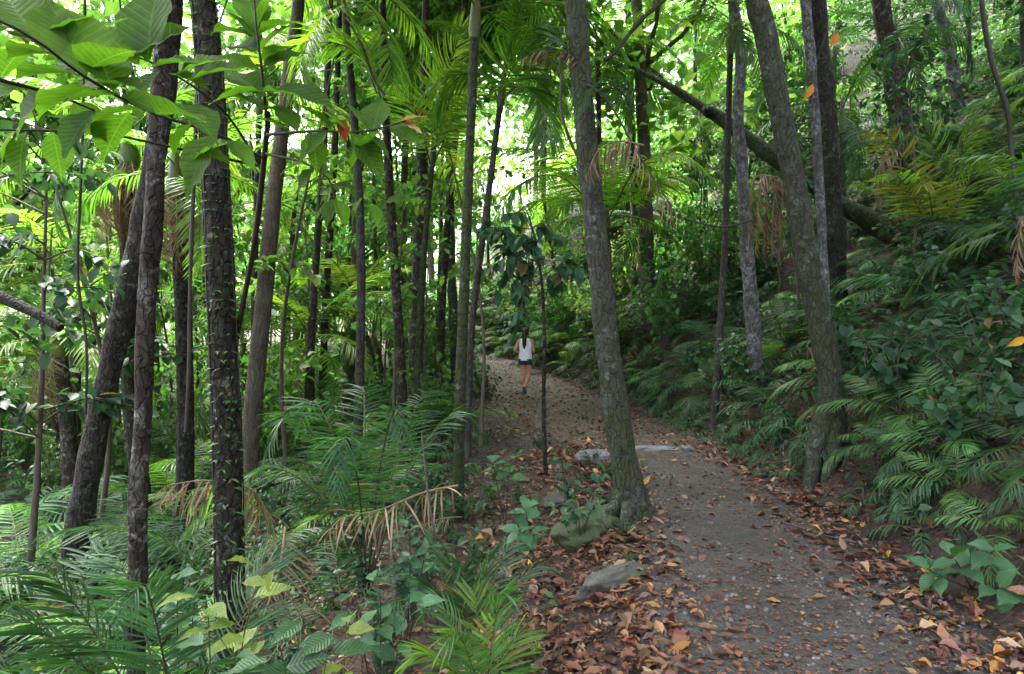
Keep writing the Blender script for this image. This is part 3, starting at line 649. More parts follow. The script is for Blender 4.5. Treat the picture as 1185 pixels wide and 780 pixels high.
# dead brown frond below it
root = empty('dead_frond', P(500, 570, 4.9), 'dry tan palm frond collapsed below the low arching palm', 'dead frond')
hero_frond(root, [P(530, 562, 5.), P(490, 570, 4.9), P(440, 590, 4.7), P(395, 600, 4.55), P(375, 625, 4.5)], md, nm='blade', n=30, ll=.36, lw=0.0084, drop=.9, p0=.05, tpl=BLADE4, rr=.01, seed=3, a0=75, a1=40, jit=.5, gaps=.35)
root = empty('dead_frond', P(300, 680, 3.8), 'grey dry palm frond lying low right of the vine covered trunk', 'dead frond')
hero_frond(root, [P(330, 610, 4.), P(325, 650, 3.8), P(310, 700, 3.6), P(290, 750, 3.4)], mdb, nm='blade', n=37, ll=.34, lw=0.0048, drop=.5, p0=.05, tpl=BLADE4, rr=.01, seed=4, a0=75, a1=40, jit=.12, gaps=.1)
root = empty('dead_frond', P(240, 560, 4.3), 'half dead hanging frond with tan and green leaflets crossing the vine covered trunk', 'dead frond')
hero_frond(root, [P(310, 600, 4.6), P(290, 566, 4.4), P(240, 556, 4.3), P(190, 562, 4.25)], md, nm='blade', n=32, ll=.42, lw=0.0078, drop=1.7, p0=.08, tpl=BLADE4, rr=.012, seed=5, a0=75, a1=50, jit=.35, gaps=.2)
hero_frond(root, [P(310, 602, 4.65), P(290, 570, 4.5), P(250, 562, 4.4), P(205, 572, 4.35)], mp, nm='green_blade', n=14, ll=.42, lw=.009, drop=1.5, p0=.1, tpl=BLADE4, rr=.01, seed=6, a0=75, a1=50, jit=.1)
# hanging dry fronds around the mossy footed tree
root = empty('dead_frond', P(690, 165, 5.1), 'pale dry frond hanging against the large lichen trunk', 'dead frond')
hero_frond(root, [P(745, 168, 5.0), P(715, 163, 5.0), P(692, 175, 4.98), P(680, 200, 4.96)], md, nm='blade', n=25, ll=.3, lw=0.0084, drop=2.2, p0=.02, tpl=BLADE4, rr=.01, seed=7, jit=.4, gaps=.2)
root = empty('dead_frond', P(700, 110, 5.3), 'long dark stalked frond drooping right from the large lichen trunk', 'dead frond')
hero_frond(root, [P(672, 95, 5.2), P(700, 112, 5.1), P(740, 180, 5.), P(775, 235, 5.), P(795, 252, 5.)], [M['dead'], M['stem']], nm='blade', n=15, ll=.3, lw=0.0084, drop=1.8, p0=.45, tpl=BLADE4, rr=.014, seed=8, jit=.2, gaps=.3)
root = empty('palm_frond', P(690, 100, 5.1), 'bluish green frond drooping over the upper lichen trunk', 'frond')
hero_frond(root, [P(735, 130, 5.05), P(715, 102, 5.), P(690, 98, 4.95), P(668, 125, 4.9)], [M['palmblue'], M['stem']], nm='blade', n=26, ll=.3, lw=.008, drop=.3, p0=.05, tpl=BLADE4, rr=.01, seed=9)
root = empty('dead_frond', P(640, 60, 5.3), 'rusty brown dead frond clump high on the large lichen trunk', 'dead frond')
hero_frond(root, [P(672, 75, 5.2), P(650, 58, 5.2), P(625, 58, 5.2), P(602, 68, 5.2)], [M['deadbrown'], M['stem']], nm='blade', n=22, ll=.26, lw=0.0072, drop=.9, p0=.05, tpl=BLADE4, rr=.012, seed=10, jit=.2, gaps=.2)
hero_frond(root, [P(668, 90, 5.2), P(660, 60, 5.25), P(640, 40, 5.3), P(618, 42, 5.3)], [M['palmblue'], M['stem']], nm='green_blade', n=24, ll=.34, lw=.008, drop=.25, p0=.1, tpl=BLADE4, rr=.01, seed=11, jit=.1)

PALMS = {o['label']: o for o in COL.objects if o.get('category') == 'palm'}
kk = dict(n=40, ll=.75, lw=.0165, drop=.14, jit=.03, p0=.12, tpl=BLADE4, rr=.014, a0=80, a1=25)
r_ = PALMS['pale backlit palm with crown above the broad leaf sapling']; ml = [M['palmlit'], M['rachisd']]
for i, pts in enumerate([[P(420, -20, 8.6), P(398, 8, 8.4), P(375, 20, 8.2), P(352, 60, 8.), P(345, 110, 7.9)], [P(436, 108, 8.2), P(420, 70, 8.2), P(390, 50, 8.2), P(345, 52, 8.2)], [P(405, -10, 8.8), P(430, 10, 8.7), P(448, 50, 8.6), P(455, 100, 8.5)], [P(440, 112, 8.4), P(425, 60, 8.4), P(405, 15, 8.4), P(395, -30, 8.4)]]):
    hero_frond(r_, pts, ml, seed=400 + i, **kk)
r_ = PALMS['slim palm whose yellow green fronds hang before the bright sky']
for i, pts in enumerate([[P(500, 190, 9.9), P(508, 140, 9.6), P(520, 80, 9.4), P(535, 30, 9.3)], [P(498, 190, 9.9), P(485, 140, 9.7), P(470, 110, 9.5), P(445, 100, 9.3)], [P(502, 188, 9.9), P(530, 130, 9.8), P(556, 110, 9.7), P(585, 118, 9.6)]]):
    hero_frond(r_, pts, ml, seed=410 + i, **kk)
r_ = PALMS['thin dark palm bending right with drooping crown beside the green mossy palm']
for i, pts in enumerate([[P(578, 120, 8), P(592, 80, 7.8), P(615, 62, 7.7), P(645, 80, 7.6)], [P(578, 118, 8), P(560, 85, 8), P(530, 90, 8), P(505, 125, 8)], [P(579, 118, 8), P(600, 100, 7.6), P(625, 120, 7.4), P(632, 160, 7.3)]]):
    hero_frond(r_, pts, mp, seed=420 + i, **kk)
r_ = PALMS['short bright palm with low arching fronds behind the dark sapling']
for i, pts in enumerate([[P(700, 255, 15.8), P(660, 190, 14.), P(600, 172, 13.), P(535, 185, 12.5)], [P(700, 255, 15.8), P(650, 205, 14.), P(600, 215, 13.), P(570, 262, 12.5)], [P(703, 255, 15.8), P(740, 190, 14.), P(790, 180, 13.), P(835, 215, 12.5)]]):
    hero_frond(r_, pts, ml, seed=430 + i, n=40, ll=1.0, lw=.026, drop=.25, jit=.03, p0=.12, tpl=BLADE4, rr=.02, a0=80, a1=25)
# yellowing palm on the hillside and its neighbours
b9 = gnd(1085, 9.) if 'gnd' in globals() else G((1085 - CX) * 9 / F, 9.)
root = empty('understory_palm', b9, 'yellowing palm with stiff fronds high on the right bank', 'palm')
for i, (tx, ty, td, lf) in enumerate([(1010, 152, 8.4, .5), (1022, 205, 8.3, .4), (1135, 138, 8.6, .5), (1150, 195, 8.3, .4), (1068, 215, 8., .35), (1075, 140, 9., .4)]):
    hero_frond(root, bez(b9 + [0, 0, .05], P(tx, ty, td), lf), [M['yellow'] if i in (0, 4) else M['palmlit'], M['rachisd']], seed=440 + i, n=24, ll=.55, lw=.016, drop=.3, p0=.35, tpl=BLADE4, rr=.012, a0=70, a1=25)
root = empty('dead_frond', P(1020, 190, 9.), 'grey withered frond hanging on the right hillside', 'dead frond')
hero_frond(root, [P(1042, 178, 9.), P(1030, 172, 8.95), P(1020, 190, 8.9), P(1014, 235, 8.9)], md, nm='blade', n=22, ll=.4, lw=.013, drop=1.6, p0=.05, tpl=BLADE4, rr=.01, seed=15, jit=.25)
root = empty('dead_frond', P(1182, 280, 6.), 'pale withered frond hanging at the right edge', 'dead frond')
hero_frond(root, [P(1200, 240, 6.), P(1185, 250, 6.), P(1178, 290, 6.), P(1176, 325, 6.)], md, nm='blade', n=22, ll=.22, lw=.009, drop=1.2, p0=.05, tpl=BLADE4, rr=.008, seed=16, jit=.25)
root = empty('dead_frond', P(885, 250, 8.6), 'tan curtain of dry fronds hanging behind the curved lichen trunk', 'dead frond')
for i in range(5):
    px = 868 + i * 9; hero_frond(root, [P(900, 205 + i * 4, 8.7), P(px + 6, 205, 8.6), P(px, 240, 8.6), P(px - 2, 300 - 8 * (i % 2), 8.6)], md if i % 2 else mdb, nm='blade', n=24, ll=.34, lw=.010, drop=1.8, p0=.05, tpl=BLADE4, rr=.01, seed=17 + i, jit=.25, gaps=.2)

# big fronds along the bottom left
bb = P(215, 740, 2.9); bb[2] = float(h(bb[0], bb[1]))
root = empty('understory_palm', bb, 'broad low palm spreading blue green fronds across the bottom left corner', 'palm')
k = dict(n=46, ll=.36, lw=.0072, drop=.2, p0=.25, tpl=BLADE4, rr=.009, a0=78, a1=25)
for i, (tx, ty, td, lf) in enumerate([(10, 660, 2.7, .35), (40, 800, 2.2, .35), (150, 700, 2.4, .45), (-30, 730, 2.5, .35), (330, 640, 3.4, .3), (120, 650, 3.5, .4), (250, 800, 2.3, .35)]):
    hero_frond(root, bez(bb, P(tx, ty, td), lf), mb, seed=80 + i, **k)
bb = P(560, 790, 3.05); bb[2] = float(h(bb[0], bb[1]))
root = empty('palm_seedling', bb, 'young bright palm seedling at the bottom edge beside the leaf litter', 'palm')
k = dict(n=22, ll=.22, lw=.0075, drop=.2, p0=.3, tpl=BLADE4, rr=.005, a0=62, a1=14, tipf=.8)
for i, (tx, ty, td, lf) in enumerate([(470, 770, 2.9, .16), (495, 705, 3.2, .2), (585, 690, 2.9, .2), (610, 740, 3.2, .14), (505, 800, 2.7, .12), (600, 790, 2.7, .12), (545, 690, 3.4, .22), (520, 740, 2.7, .16)]):
    hero_frond(root, bez(bb, P(tx, ty, td), lf), [M['fernlight'], M['rachis']] if i % 3 else [M['palmlit'], M['rachis']], seed=90 + i, **k)
bb = P(545, 690, 3.7); bb[2] = float(h(bb[0], bb[1]))
root = empty('palm_seedling', bb, 'dark thin leaved palm seedling just behind the bright one', 'palm')
for i, (tx, ty, td, lf) in enumerate([(480, 690, 3.6, .2), (505, 650, 3.8, .24), (575, 650, 3.6, .24), (640, 660, 3.8, .2), (600, 640, 4.1, .25), (530, 655, 3.4, .2)]):
    hero_frond(root, bez(bb, P(tx, ty, td), lf), [M['fern'], M['rachis']], seed=100 + i, **k)
# ================================================================ broad-leaf saplings
def leaves_on(g, pos, D, ln, wr=.34, tpl=LEAF_L, Z=None, mat=0, rg=RNG):
    n = len(pos); ln = np.asarray(ln) * np.ones(n)
    Z = np.tile([0, 0, 1.], (n, 1)) + rg.normal(0, .25, (n, 3)) if Z is None else Z
    g.add(*place(tpl, np.asarray(D, float), Z, np.asarray(pos, float), ln, ln * wr), mat=mat)
def leaf_at(a, b):
    return a, b - a
# --- overhanging sapling, top left
root = empty('sapling', G((268 - CX) * 4.1 / F, 4.1), 'dark stemmed sapling spreading big bright leaves over the top left', 'sapling')
g = Geo(); st = [np.array(root.location) - [0, 0, .1], P(266, 600, 4.15), P(270, 430, 4.1), P(279, 365, 3.9), P(296, 270, 3.5), P(308, 160, 3.1), P(310, 130, 3.0)]
g.add(*tube(spline(st, 40), np.linspace(.024, .014, 40), 8, .1, 3)); obj('stem', g.mesh('stem', M['stem']), root, world=True)
br = [
    [P(302, 182, 3.2), P(250, 155, 2.6), P(175, 130, 2.1), P(100, 90, 1.8), P(40, 45, 1.6), P(-20, 15, 1.5)],
    [P(300, 190, 3.3), P(260, 130, 2.9), P(200, 85, 2.6), P(150, 62, 2.5)],
    [P(300, 192, 3.3), P(220, 175, 2.8), P(120, 155, 2.5), P(0, 150, 2.3), P(-60, 148, 2.2)],
    [P(309, 150, 3.0), P(304, 90, 2.85), P(297, 35, 2.75), P(293, -20, 2.7)],
    [P(309, 156, 3.05), P(360, 152, 2.9), P(420, 152, 2.8), P(470, 140, 2.75)],
    [P(308, 178, 3.1), P(350, 188, 3.0), P(378, 205, 2.95), P(388, 230, 2.9)],
    [P(-40, 70, 1.75), P(0, 92, 1.8), P(60, 108, 2.0), P(110, 128, 2.1)],
]
for i, b in enumerate(br):
    c = spline(b, 24); g = Geo(); g.add(*tube(c, np.linspace(.008, .0035, 24), 6)); obj('branch', g.mesh('branch', M['stem']), root, world=True)
g = Geo(); dk = Geo()
def LV(px, py, qx, qy, d, w=.34, dd=0., gg=None):
    a = P(px, py, d); b = P(qx, qy, d + dd); v = b - a; L = np.linalg.norm(v)
    Z = np.array([0.1, -.45, .9]) + RNG.normal(0, .2, 3)
    (gg or g).add(*place(LEAF_L, v[None], Z[None], a[None], [L], [L * w]))
# whorl on the upright shoot
for q in [(297, 38, 285, -25), (297, 38, 312, -20), (298, 45, 245, 20), (299, 40, 345, 12), (300, 60, 262, 40), (300, 60, 330, 18), (303, 85, 250, 55), (303, 80, 350, 50), (304, 105, 238, 106), (305, 105, 390, 105), (305, 112, 262, 68), (306, 125, 350, 130), (306, 128, 262, 95), (300, 50, 268, 5), (302, 70, 335, 45)]:
    LV(*q, 2.85, .3, RNG.uniform(-.15, .15))
# right branch
for q in [(345, 152, 318, 115), (385, 152, 350, 112), (400, 152, 372, 118), (425, 152, 405, 112), (432, 152, 440, 105), (445, 148, 392, 190), (405, 153, 450, 205), (380, 153, 340, 180), (360, 153, 372, 200), (450, 146, 488, 160), (420, 152, 458, 180), (335, 153, 300, 128)]:
    LV(*q, 2.8, .3, RNG.uniform(-.15, .1))
# lower right twig
for q in [(352, 188, 322, 195), (365, 195, 338, 220), (380, 207, 352, 215), (388, 230, 405, 262), (388, 230, 372, 262), (385, 215, 415, 215), (420, 228, 400, 258), (430, 235, 440, 262), (445, 235, 480, 226)]:
    LV(*q, 2.9, .32)
# long lower branch to the left
for q in [(250, 156, 200, 225), (270, 165, 215, 175), (262, 162, 300, 192), (225, 176, 270, 182), (60, 152, 75, 205), (20, 150, -10, 185), (30, 152, 10, 215)]:
    LV(*q, 2.6, .3)
# big overlapping leaves, top left
for q in [(172, 72, 170, -45), (160, 75, 100, 10), (152, 65, 215, 15), (205, 86, 260, 55), (195, 85, 245, 95), (215, 95, 285, 62), (175, 78, 230, 60), (160, 65, 118, 60)]:
    LV(*q, 2.35, .33)
for q in [(100, 85, 55, -20), (100, 84, 150, 40), (70, 62, 70, 5), (70, 65, 5, 50), (100, 88, 10, 70), (140, 110, 65, 105), (140, 112, 200, 128), (165, 126, 95, 130), (115, 98, 170, 90), (40, 45, -5, -30), (45, 48, 95, 5), (20, 30, -30, 40), (120, 100, 30, 115), (180, 132, 240, 122), (60, 58, 30, 20), (130, 105, 110, 40)]:
    LV(*q, 1.9, .36, RNG.uniform(-.1, .1))
for q in [(60, 108, 0, 150), (85, 118, 120, 160), (30, 98, -40, 120), (110, 128, 60, 175), (0, 92, 25, 40), (130, 70, 90, 30), (185, 82, 150, 120), (205, 120, 255, 150), (100, 90, 60, 60), (225, 140, 190, 175), (80, 70, 130, 5), (20, 35, 60, -30), (150, 130, 110, 175)]:
    LV(*q, 2.15, .34, RNG.uniform(-.1, .1))
obj('foliage', g.mesh('foliage', M['big']), root, world=True)
g = Geo(); LV(393, 138, 402, 163, 2.78, .3); obj('rusty_leaf', g.mesh('leaf', M['rust']), root, world=True, label='rusty orange dying leaf')
g = Geo()
for q in [(462, 142, 490, 128), (462, 142, 493, 150), (460, 141, 486, 136)]: LV(*q, 2.76, .22)
obj('curled_leaf', g.mesh('leaf', leaf_mat('curled_dry', [(.45, .28, .12), (.5, .36, .2)], (1.1, 1, .7), .3, .6)), root, world=True, label='curled pale orange dry leaf tip')

# --- dark glossy sapling beside the path
d = 7.4; root = empty('sapling', G((633 - CX) * d / F, d), 'slender sapling with drooping dark teal leaves standing before the walker', 'sapling')
g = Geo(); st = [np.array(root.location) - [0, 0, .1], P(631, 540, d), P(629, 470, d), P(630, 400, d), P(628, 340, d), P(622, 290, d), P(612, 250, d)]
g.add(*tube(spline(st, 40), np.linspace(.03, .012, 40), 8, .18, 3, 8)); obj('stem', g.mesh('stem', M['b_dark']), root, world=True)
lg = Geo(); rg = np.random.default_rng(12)
tips = [(560, 262), (545, 285), (580, 295), (575, 335), (600, 270), (610, 320), (640, 275), (655, 300), (668, 310), (590, 355), (605, 385), (645, 330), (680, 318), (540, 262), (565, 310), (590, 250), (572, 275), (600, 340), (620, 300), (592, 395)]
for i, (tx, ty) in enumerate(tips):
    a = spline(st, 40)[rg.integers(26, 38)]; b = P(tx, ty, d + rg.uniform(-.5, .5)); m = (a + b) / 2 + [0, 0, .12]
    c = spline([a, m, b], 12); bg2 = Geo(); bg2.add(*tube(c, np.linspace(.008, .003, 12), 5)); obj('branch', bg2.mesh('branch', M['stem']), root, world=True)
    n = 13; k = rg.integers(4, 12, n); D = rg.normal(0, .55, (n, 3)) + nrm(b - a) * .5 + [0, 0, -.75]
    leaves_on(lg, c[k], D, rg.uniform(.13, .24, n), .26, LEAF_M, rg=rg)
obj('foliage', lg.mesh('foliage', M['tealsap']), root, world=True)

# --- small saplings in front
def sprig(label, base, shoots, mat, ll, name='sapling', smat='stem', tpl=LEAF_L, wr=.3, seed=0, nl=5, droop=-.2, r=.006, cat='sapling', group=None):
    rg = np.random.default_rng(seed); root = empty(name, base, label, cat, group); g = Geo(); lg = Geo()
    for sh in shoots:
        c = spline([np.array(base)] + [np.array(s) for s in sh], 18); g.add(*tube(c, np.linspace(r, r * .4, 18), 6, .1, 1))
        T_ = nrm(np.gradient(c, axis=0))
        for j in range(nl):
            k = 17 - int(j * 10 / nl); az = j * 2.4 + rg.uniform(0, 1)
            S = nrm(np.cross(T_[k], [0.2, .3, 1])); N = np.cross(S, T_[k])
            D = (S * math.cos(az) + N * math.sin(az)) * 1. + T_[k] * .55 + [0, 0, droop]
            L = ll * rg.uniform(.75, 1.15); lg.add(*place(tpl, D[None], np.array([[0, -.3, 1.]]) + rg.normal(0, .2, (1, 3)), c[k][None], [L], [L * wr]))
    obj('stem', g.mesh('stem', M[smat]), root, world=True); obj('foliage', lg.mesh('foliage', M[mat]), root, world=True); return root
sprig('yellow green young sapling in front of the vine covered trunk', gnd(250, 2.6), [[P(275, 700, 2.45), P(292, 655, 2.4)], [P(285, 720, 2.4), P(312, 690, 2.3)], [P(240, 700, 2.5), P(225, 690, 2.4)]], 'bigyellow', .15, smat='rachis', seed=2, wr=.26, nl=5, r=.005)
sprig('dark leaved sapling with long leaves at the bottom edge', gnd(330, 2.35), [[P(345, 745, 2.25), P(350, 720, 2.2)], [P(270, 760, 2.25), P(235, 745, 2.2)], [P(330, 770, 2.1), P(310, 765, 2.0)], [P(380, 750, 2.25), P(385, 735, 2.2)]], 'gloss', .17, smat='rachis', seed=3, wr=.27, nl=5, r=.005)
sprig('spotted yellow green leafed seedling at the bottom left of the litter', gnd(395, 2.5), [[P(400, 730, 2.45), P(408, 712, 2.4)]], 'bigyellow', .12, smat='rachis', seed=6, wr=.32, nl=4, r=.004)
sprig('glossy seedling with a drooping whorl of oval leaves in the litter', gnd(622, 4.6), [[P(610, 600, 4.6), P(606, 588, 4.6)], [P(612, 625, 4.6), P(600, 615, 4.5)]], 'gloss', .17, seed=4, wr=.3, nl=8, r=.006)
sprig('leggy seedling with a few oval leaves below the dark sapling', gnd(585, 6.2), [[P(575, 560, 6.2), P(570, 535, 6.2)], [P(590, 540, 6.1), P(597, 530, 6.1)]], 'gloss', .2, seed=5, wr=.32, nl=6)
sprig('pinnate pale seedling beside the mossy boulder', gnd(672, 4.9), [[P(690, 560, 4.85), P(700, 548, 4.8)], [P(668, 590, 4.8), P(655, 600, 4.8)]], 'tealsap', .11, seed=7, wr=.3, nl=8, tpl=LEAF_M, r=.004)
sprig('tiny bright seedling in the red leaf litter', gnd(620, 3.35), [[P(622, 745, 3.3), P(618, 738, 3.3)]], 'bigyellow', .06, seed=8, wr=.34, nl=4, r=.003)
sprig('small two leafed seedling near the bottom of the litter', gnd(648, 3.1), [[P(645, 700, 3.3), P(640, 692, 3.3)]], 'gloss', .07, seed=9, wr=.34, nl=4, r=.003)
sprig('bushy glossy seedling with oval leaves at the right edge of the path', gnd(1125, 3.6), [[P(1110, 655, 3.5), P(1100, 642, 3.5)], [P(1140, 650, 3.5), P(1150, 636, 3.4)], [P(1155, 680, 3.4), P(1172, 690, 3.3)], [P(1085, 665, 3.6), P(1075, 660, 3.6)]], 'gloss', .16, seed=10, wr=.3, nl=6, r=.005)
sprig('small leafed sprig climbing over the flat stone', gnd(655, 6.), [[P(650, 535, 6.), P(642, 530, 6.)], [P(660, 560, 5.9), P(672, 552, 5.9)]], 'tealsap', .13, seed=11, wr=.3, nl=6, tpl=LEAF_M)
sprig('dark glossy sapling with long leaves under the fallen dry frond', gnd(440, 3.3), [[P(440, 690, 3.2), P(432, 672, 3.2)], [P(470, 710, 3.1), P(482, 700, 3.1)], [P(410, 700, 3.1), P(398, 690, 3.1)]], 'gloss', .15, seed=14, wr=.26, nl=6, r=.005)
sprig('glossy seedling tucked between the two dark left trunks', gnd(205, 3.4), [[P(205, 690, 3.3), P(200, 670, 3.3)], [P(225, 700, 3.2), P(232, 690, 3.2)]], 'gloss', .14, seed=15, wr=.3, nl=6, r=.005)
sprig('leggy grey green seedling left of the leaf littered bank', gnd(470, 4.2), [[P(475, 640, 4.2), P(470, 610, 4.2)], [P(490, 650, 4.1), P(500, 630, 4.)]], 'fern', .14, seed=12, wr=.2, nl=10, tpl=LEAF_M)
# strappy tuft at the foot of the tree
def tuft(label, base, n, L, mat, seed, name='grass_tuft', w=.006, group=None):
    rg = np.random.default_rng(seed); g = Geo()
    az = rg.uniform(0, 6.28, n); e = rg.uniform(.5, 1.3, n); D = np.stack([np.cos(az) * np.cos(e), np.sin(az) * np.cos(e), np.sin(e)], 1)
    Ls = L * rg.uniform(.6, 1.1, n); g.add(*place(leaf_tpl([.6, 1, .9, .7, .4, .02], .3, 1.), D, np.tile([0, 0, 1.], (n, 1)), np.zeros((n, 3)), Ls, np.full(n, w)))
    return obj(name, g.mesh(name, M[mat]), loc=base, label=label, cat='grass tuft', group=group)
tuft('spiky pale green tuft at the mossy foot of the lichen trunk', gnd(724, 4.75) + [0, 0, .02], 34, .26, 'palmblue', 3)
tuft('small spiky tuft on the leaf littered ground below the mossy foot', gnd(728, 4.3), 22, .14, 'fern', 4)
tuft('spiky pale tuft in the shade beside the split root tree', gnd(1012, 5.2) + [0, 0, .02], 22, .2, 'palmblue', 5)

# hanging single leaves and lianas on the right
def one_leaf(label, a, b, w, mat, name='hanging_leaf'):
    g = Geo(); v = b - a; L = np.linalg.norm(v); g.add(*place(LEAF_L, v[None], np.array([[.2, -1, .3]]), a[None], [L], [L * w]))
    g.add(*tube(spline([a + [.16, .05, .5], a + [.05, .02, .22], a + [.01, 0, .07], a], 14), .0022, 4), mat=1)
    obj(name, g.mesh(name, [M[mat], M['stem']]), label=label, cat='leaf')
one_leaf('bright orange leaf hanging before the slim pale trunk', P(941, 97, 4.5), P(932, 116, 4.5), .2, 'orange')
one_leaf('yellow leaf hanging beside the dark upright trunk', P(970, 38, 4.6), P(962, 54, 4.6), .26, 'orange')
one_leaf('long yellow leaf at the right edge above the ferns', P(1188, 390, 4.0), P(1167, 401, 4.), .2, 'orange')
def liana(label, pts, r, mat='stem', name='liana'):
    g = Geo(); g.add(*tube(spline(pts, 40), r, 7, .15, 3, 6)); obj(name, g.mesh(name, M[mat]), label=label, cat='vine')
liana('thin dark liana looping down the right hillside', [P(1135, -30, 8), P(1138, 20, 8), P(1150, 80, 8), P(1166, 130, 8), P(1172, 190, 8), P(1185, 290, 7.5)], .03)
liana('straight dark branch slanting through the upper right foliage', [P(700, 70, 7), P(712, 60, 7), P(740, 25, 7), P(775, -5, 7), P(800, -30, 7)], .022)
liana('slender curved liana below the dead frond clump', [P(650, 85, 6), P(649, 120, 6), P(655, 150, 6), P(670, 185, 6), P(680, 200, 5.6)], .014)
liana('thin liana hanging left of the leaning grey trunk', [P(99, -60, 6), P(96, 130, 6), P(93, 220, 6), P(90, 320, 6.), P(100, 400, 6), P(99, 480, 6.)], .013)
liana('thin dark liana between the vine trunk and the reddish trunk', [P(232, -60, 5), P(227, 120, 5), P(220, 330, 5), P(219, 420, 5), P(215, 500, 5.)], .016)
liana('twin arching stem below the pale backlit palm', [P(445, 110, 8), P(432, 90, 8), P(420, 55, 8), P(405, 25, 8), P(395, -10, 8)], .016)
liana('bare twig crossing before the fallen log', [P(790, 250, 8), P(770, 246, 8), P(830, 262, 8.), P(870, 255, 8.)], .012)
# ================================================================ scattered plants
def fern_mesh(key, mat, nf, L, ll, lw, nl, seed, rise=(1.15, .3), arch=1.3, tpl=BLADE2, drop=.3):
    rg = np.random.default_rng(seed); g = Geo()
    for i in range(nf):
        az = i * 2.4 + rg.normal(0, .3); e = rise[0] + (rise[1] - rise[0]) * i / nf + rg.normal(0, .12); l = L * rg.uniform(.75, 1.15)
        frond_geo(g, arc(l, e, arch * rg.uniform(.8, 1.2), az, 9, rg.normal(0, .08)), n=nl, ll=ll * l / L, lw=lw, drop=drop, p0=.28, tpl=tpl, rr=.005, seed=seed * 31 + i)
    return g.mesh(key, [M[mat], M['rachis']])
FERN = [fern_mesh('fern_a%d' % i, 'fern', 8, .85, .26, .009, 23, 500 + i) for i in range(4)]
FERN += [fern_mesh('fern_b%d' % i, 'fernlight', 7, .8, .25, .0095, 21, 520 + i) for i in range(2)]
FERN += [fern_mesh('fern_c%d' % i, 'palmblue', 7, 1.05, .3, .0095, 25, 540 + i, drop=.35) for i in range(3)]
FERNL = [fern_mesh('fern_l%d' % i, ['palm', 'fern', 'palmblue', 'palm'][i], 9, 1.5, .40, .0115, 34, 560 + i, drop=.3, arch=1.4, tpl=BLADE2) for i in range(4)]
SKIRT = [fern_mesh('skirt_%d' % i, 'fern', 10, .42, .12, .008, 14, 580 + i, rise=(.9, -.3), arch=1.6, drop=.5) for i in range(3)]
def shrub_mesh(key, mat, n, r, hh, ls, seed, wr=.3, tpl=LEAF_S):
    rg = np.random.default_rng(seed); g = Geo()
    ns = max(5, n // 22)
    for i in range(ns):
        az = rg.uniform(0, 6.28); q = rg.uniform(.25, 1); tip = np.array([math.cos(az) * r * q, math.sin(az) * r * q, hh * rg.uniform(.55, 1.05)])
        c = spline([np.zeros(3), tip * .5 + [0, 0, .15 * hh] + rg.normal(0, .05, 3), tip], 12); g.add(*tube(c, np.linspace(.008, .003, 12), 4), mat=1)
        m = n // ns; k = rg.integers(3, 12, m); D = rg.normal(0, .6, (m, 3)) + nrm(tip) * [.8, .8, 0] + [0, 0, -.15]
        L = ls * rg.uniform(.6, 1.2, m); g.add(*place(tpl, D, np.tile([0, 0, 1.], (m, 1)) + rg.normal(0, .35, (m, 3)), c[k] + rg.normal(0, .05 * r, (m, 3)), L, L * wr))
    return g.mesh(key, [M[mat], M['twig']])
SHRUB = [shrub_mesh('shrub_d%d' % i, 'dark', 160, .55, .8, .14, 600 + i) for i in range(3)] + [shrub_mesh('shrub_f%d' % i, 'fern', 190, .6, .9, .12, 610 + i, .34) for i in range(2)]
SHRUBL = [shrub_mesh('shrub_l%d' % i, ['canopy', 'canopy2', 'fernlight', 'canopy'][i], 420, 1.0, 1.9, .14, 620 + i, .3) for i in range(4)]

def put(me, name, x, y, s, rz, label, cat, group, tilt=0., dz=-.02, up=None):
    o = obj(name, me, loc=G(x, y, dz), label=label, cat=cat, group=group); o.scale = (s, s, s)
    o.rotation_mode = 'QUATERNION'; q = Quaternion((0, 0, 1), rz)
    if tilt:  # lean downhill, away from the bank (towards -X)
        q = Quaternion((0, 1, 0), -tilt) @ q
    o.rotation_quaternion = q; return o
def poisson(n, xr_, yr_, md, ok, rg, tries=20000):
    pts = []
    for _ in range(tries):
        if len(pts) >= n: break
        p = np.array([rg.uniform(*xr_), yr_[0] + (yr_[1] - yr_[0]) * rg.random() ** 1.25])
        m = md * (1 + p[1] * .035)
        if ok(*p) and all((p[0] - q[0]) ** 2 + (p[1] - q[1]) ** 2 > m * m for q in pts): pts.append(p)
    return pts
def pxy(x, y, z): return CX + x / y * F, CY - (z - EYE) / y * F
rg = np.random.default_rng(91)
# bank ferns
def okb(x, y):
    s = x - float(xr(y)); px, py = pxy(x, y, float(h(x, y)))
    if 2.7 < x < 3.75 and 4.95 < y < 6.5 and x / y < .62: return False      # the split root foot stays in view
    return .75 < s < 16 and -80 < px < 1300 and -60 < py < 800 and not (1110 < px < 1185 and 480 < py < 600 and y < 4.5)
for i, (x, y) in enumerate(poisson(190, (2.6, 15), (2.6, 24), .55, okb, rg)):
    k = rg.choice(9, p=[.08, .08, .08, .08, .22, .22, .08, .08, .08]); light = k in (4, 5)
    lab = ('light green fern with spread fronds on the shaded bank' if light else 'blue green arching fern on the shaded bank' if k > 5 else 'dark glossy fern growing on the shaded bank')
    grp = 'light ferns on the bank' if light else 'blue green ferns on the bank' if k > 5 else 'dark ferns on the bank'
    put(FERN[k], 'fern', x, y, rg.uniform(.8, 1.4) if y > 6 else rg.uniform(.65, 1.0), rg.uniform(0, 6.28), lab, 'fern', grp, .3)
for i, (x, y) in enumerate(poisson(110, (2.6, 16), (3.5, 26), .7, okb, rg)):
    put(SHRUB[rg.integers(0, 5)], 'shrub', x, y, rg.uniform(.6, 1.25), rg.uniform(0, 6.28), 'small leaved dark shrub among the ferns on the bank', 'shrub', 'dark shrubs among the bank ferns', .15)
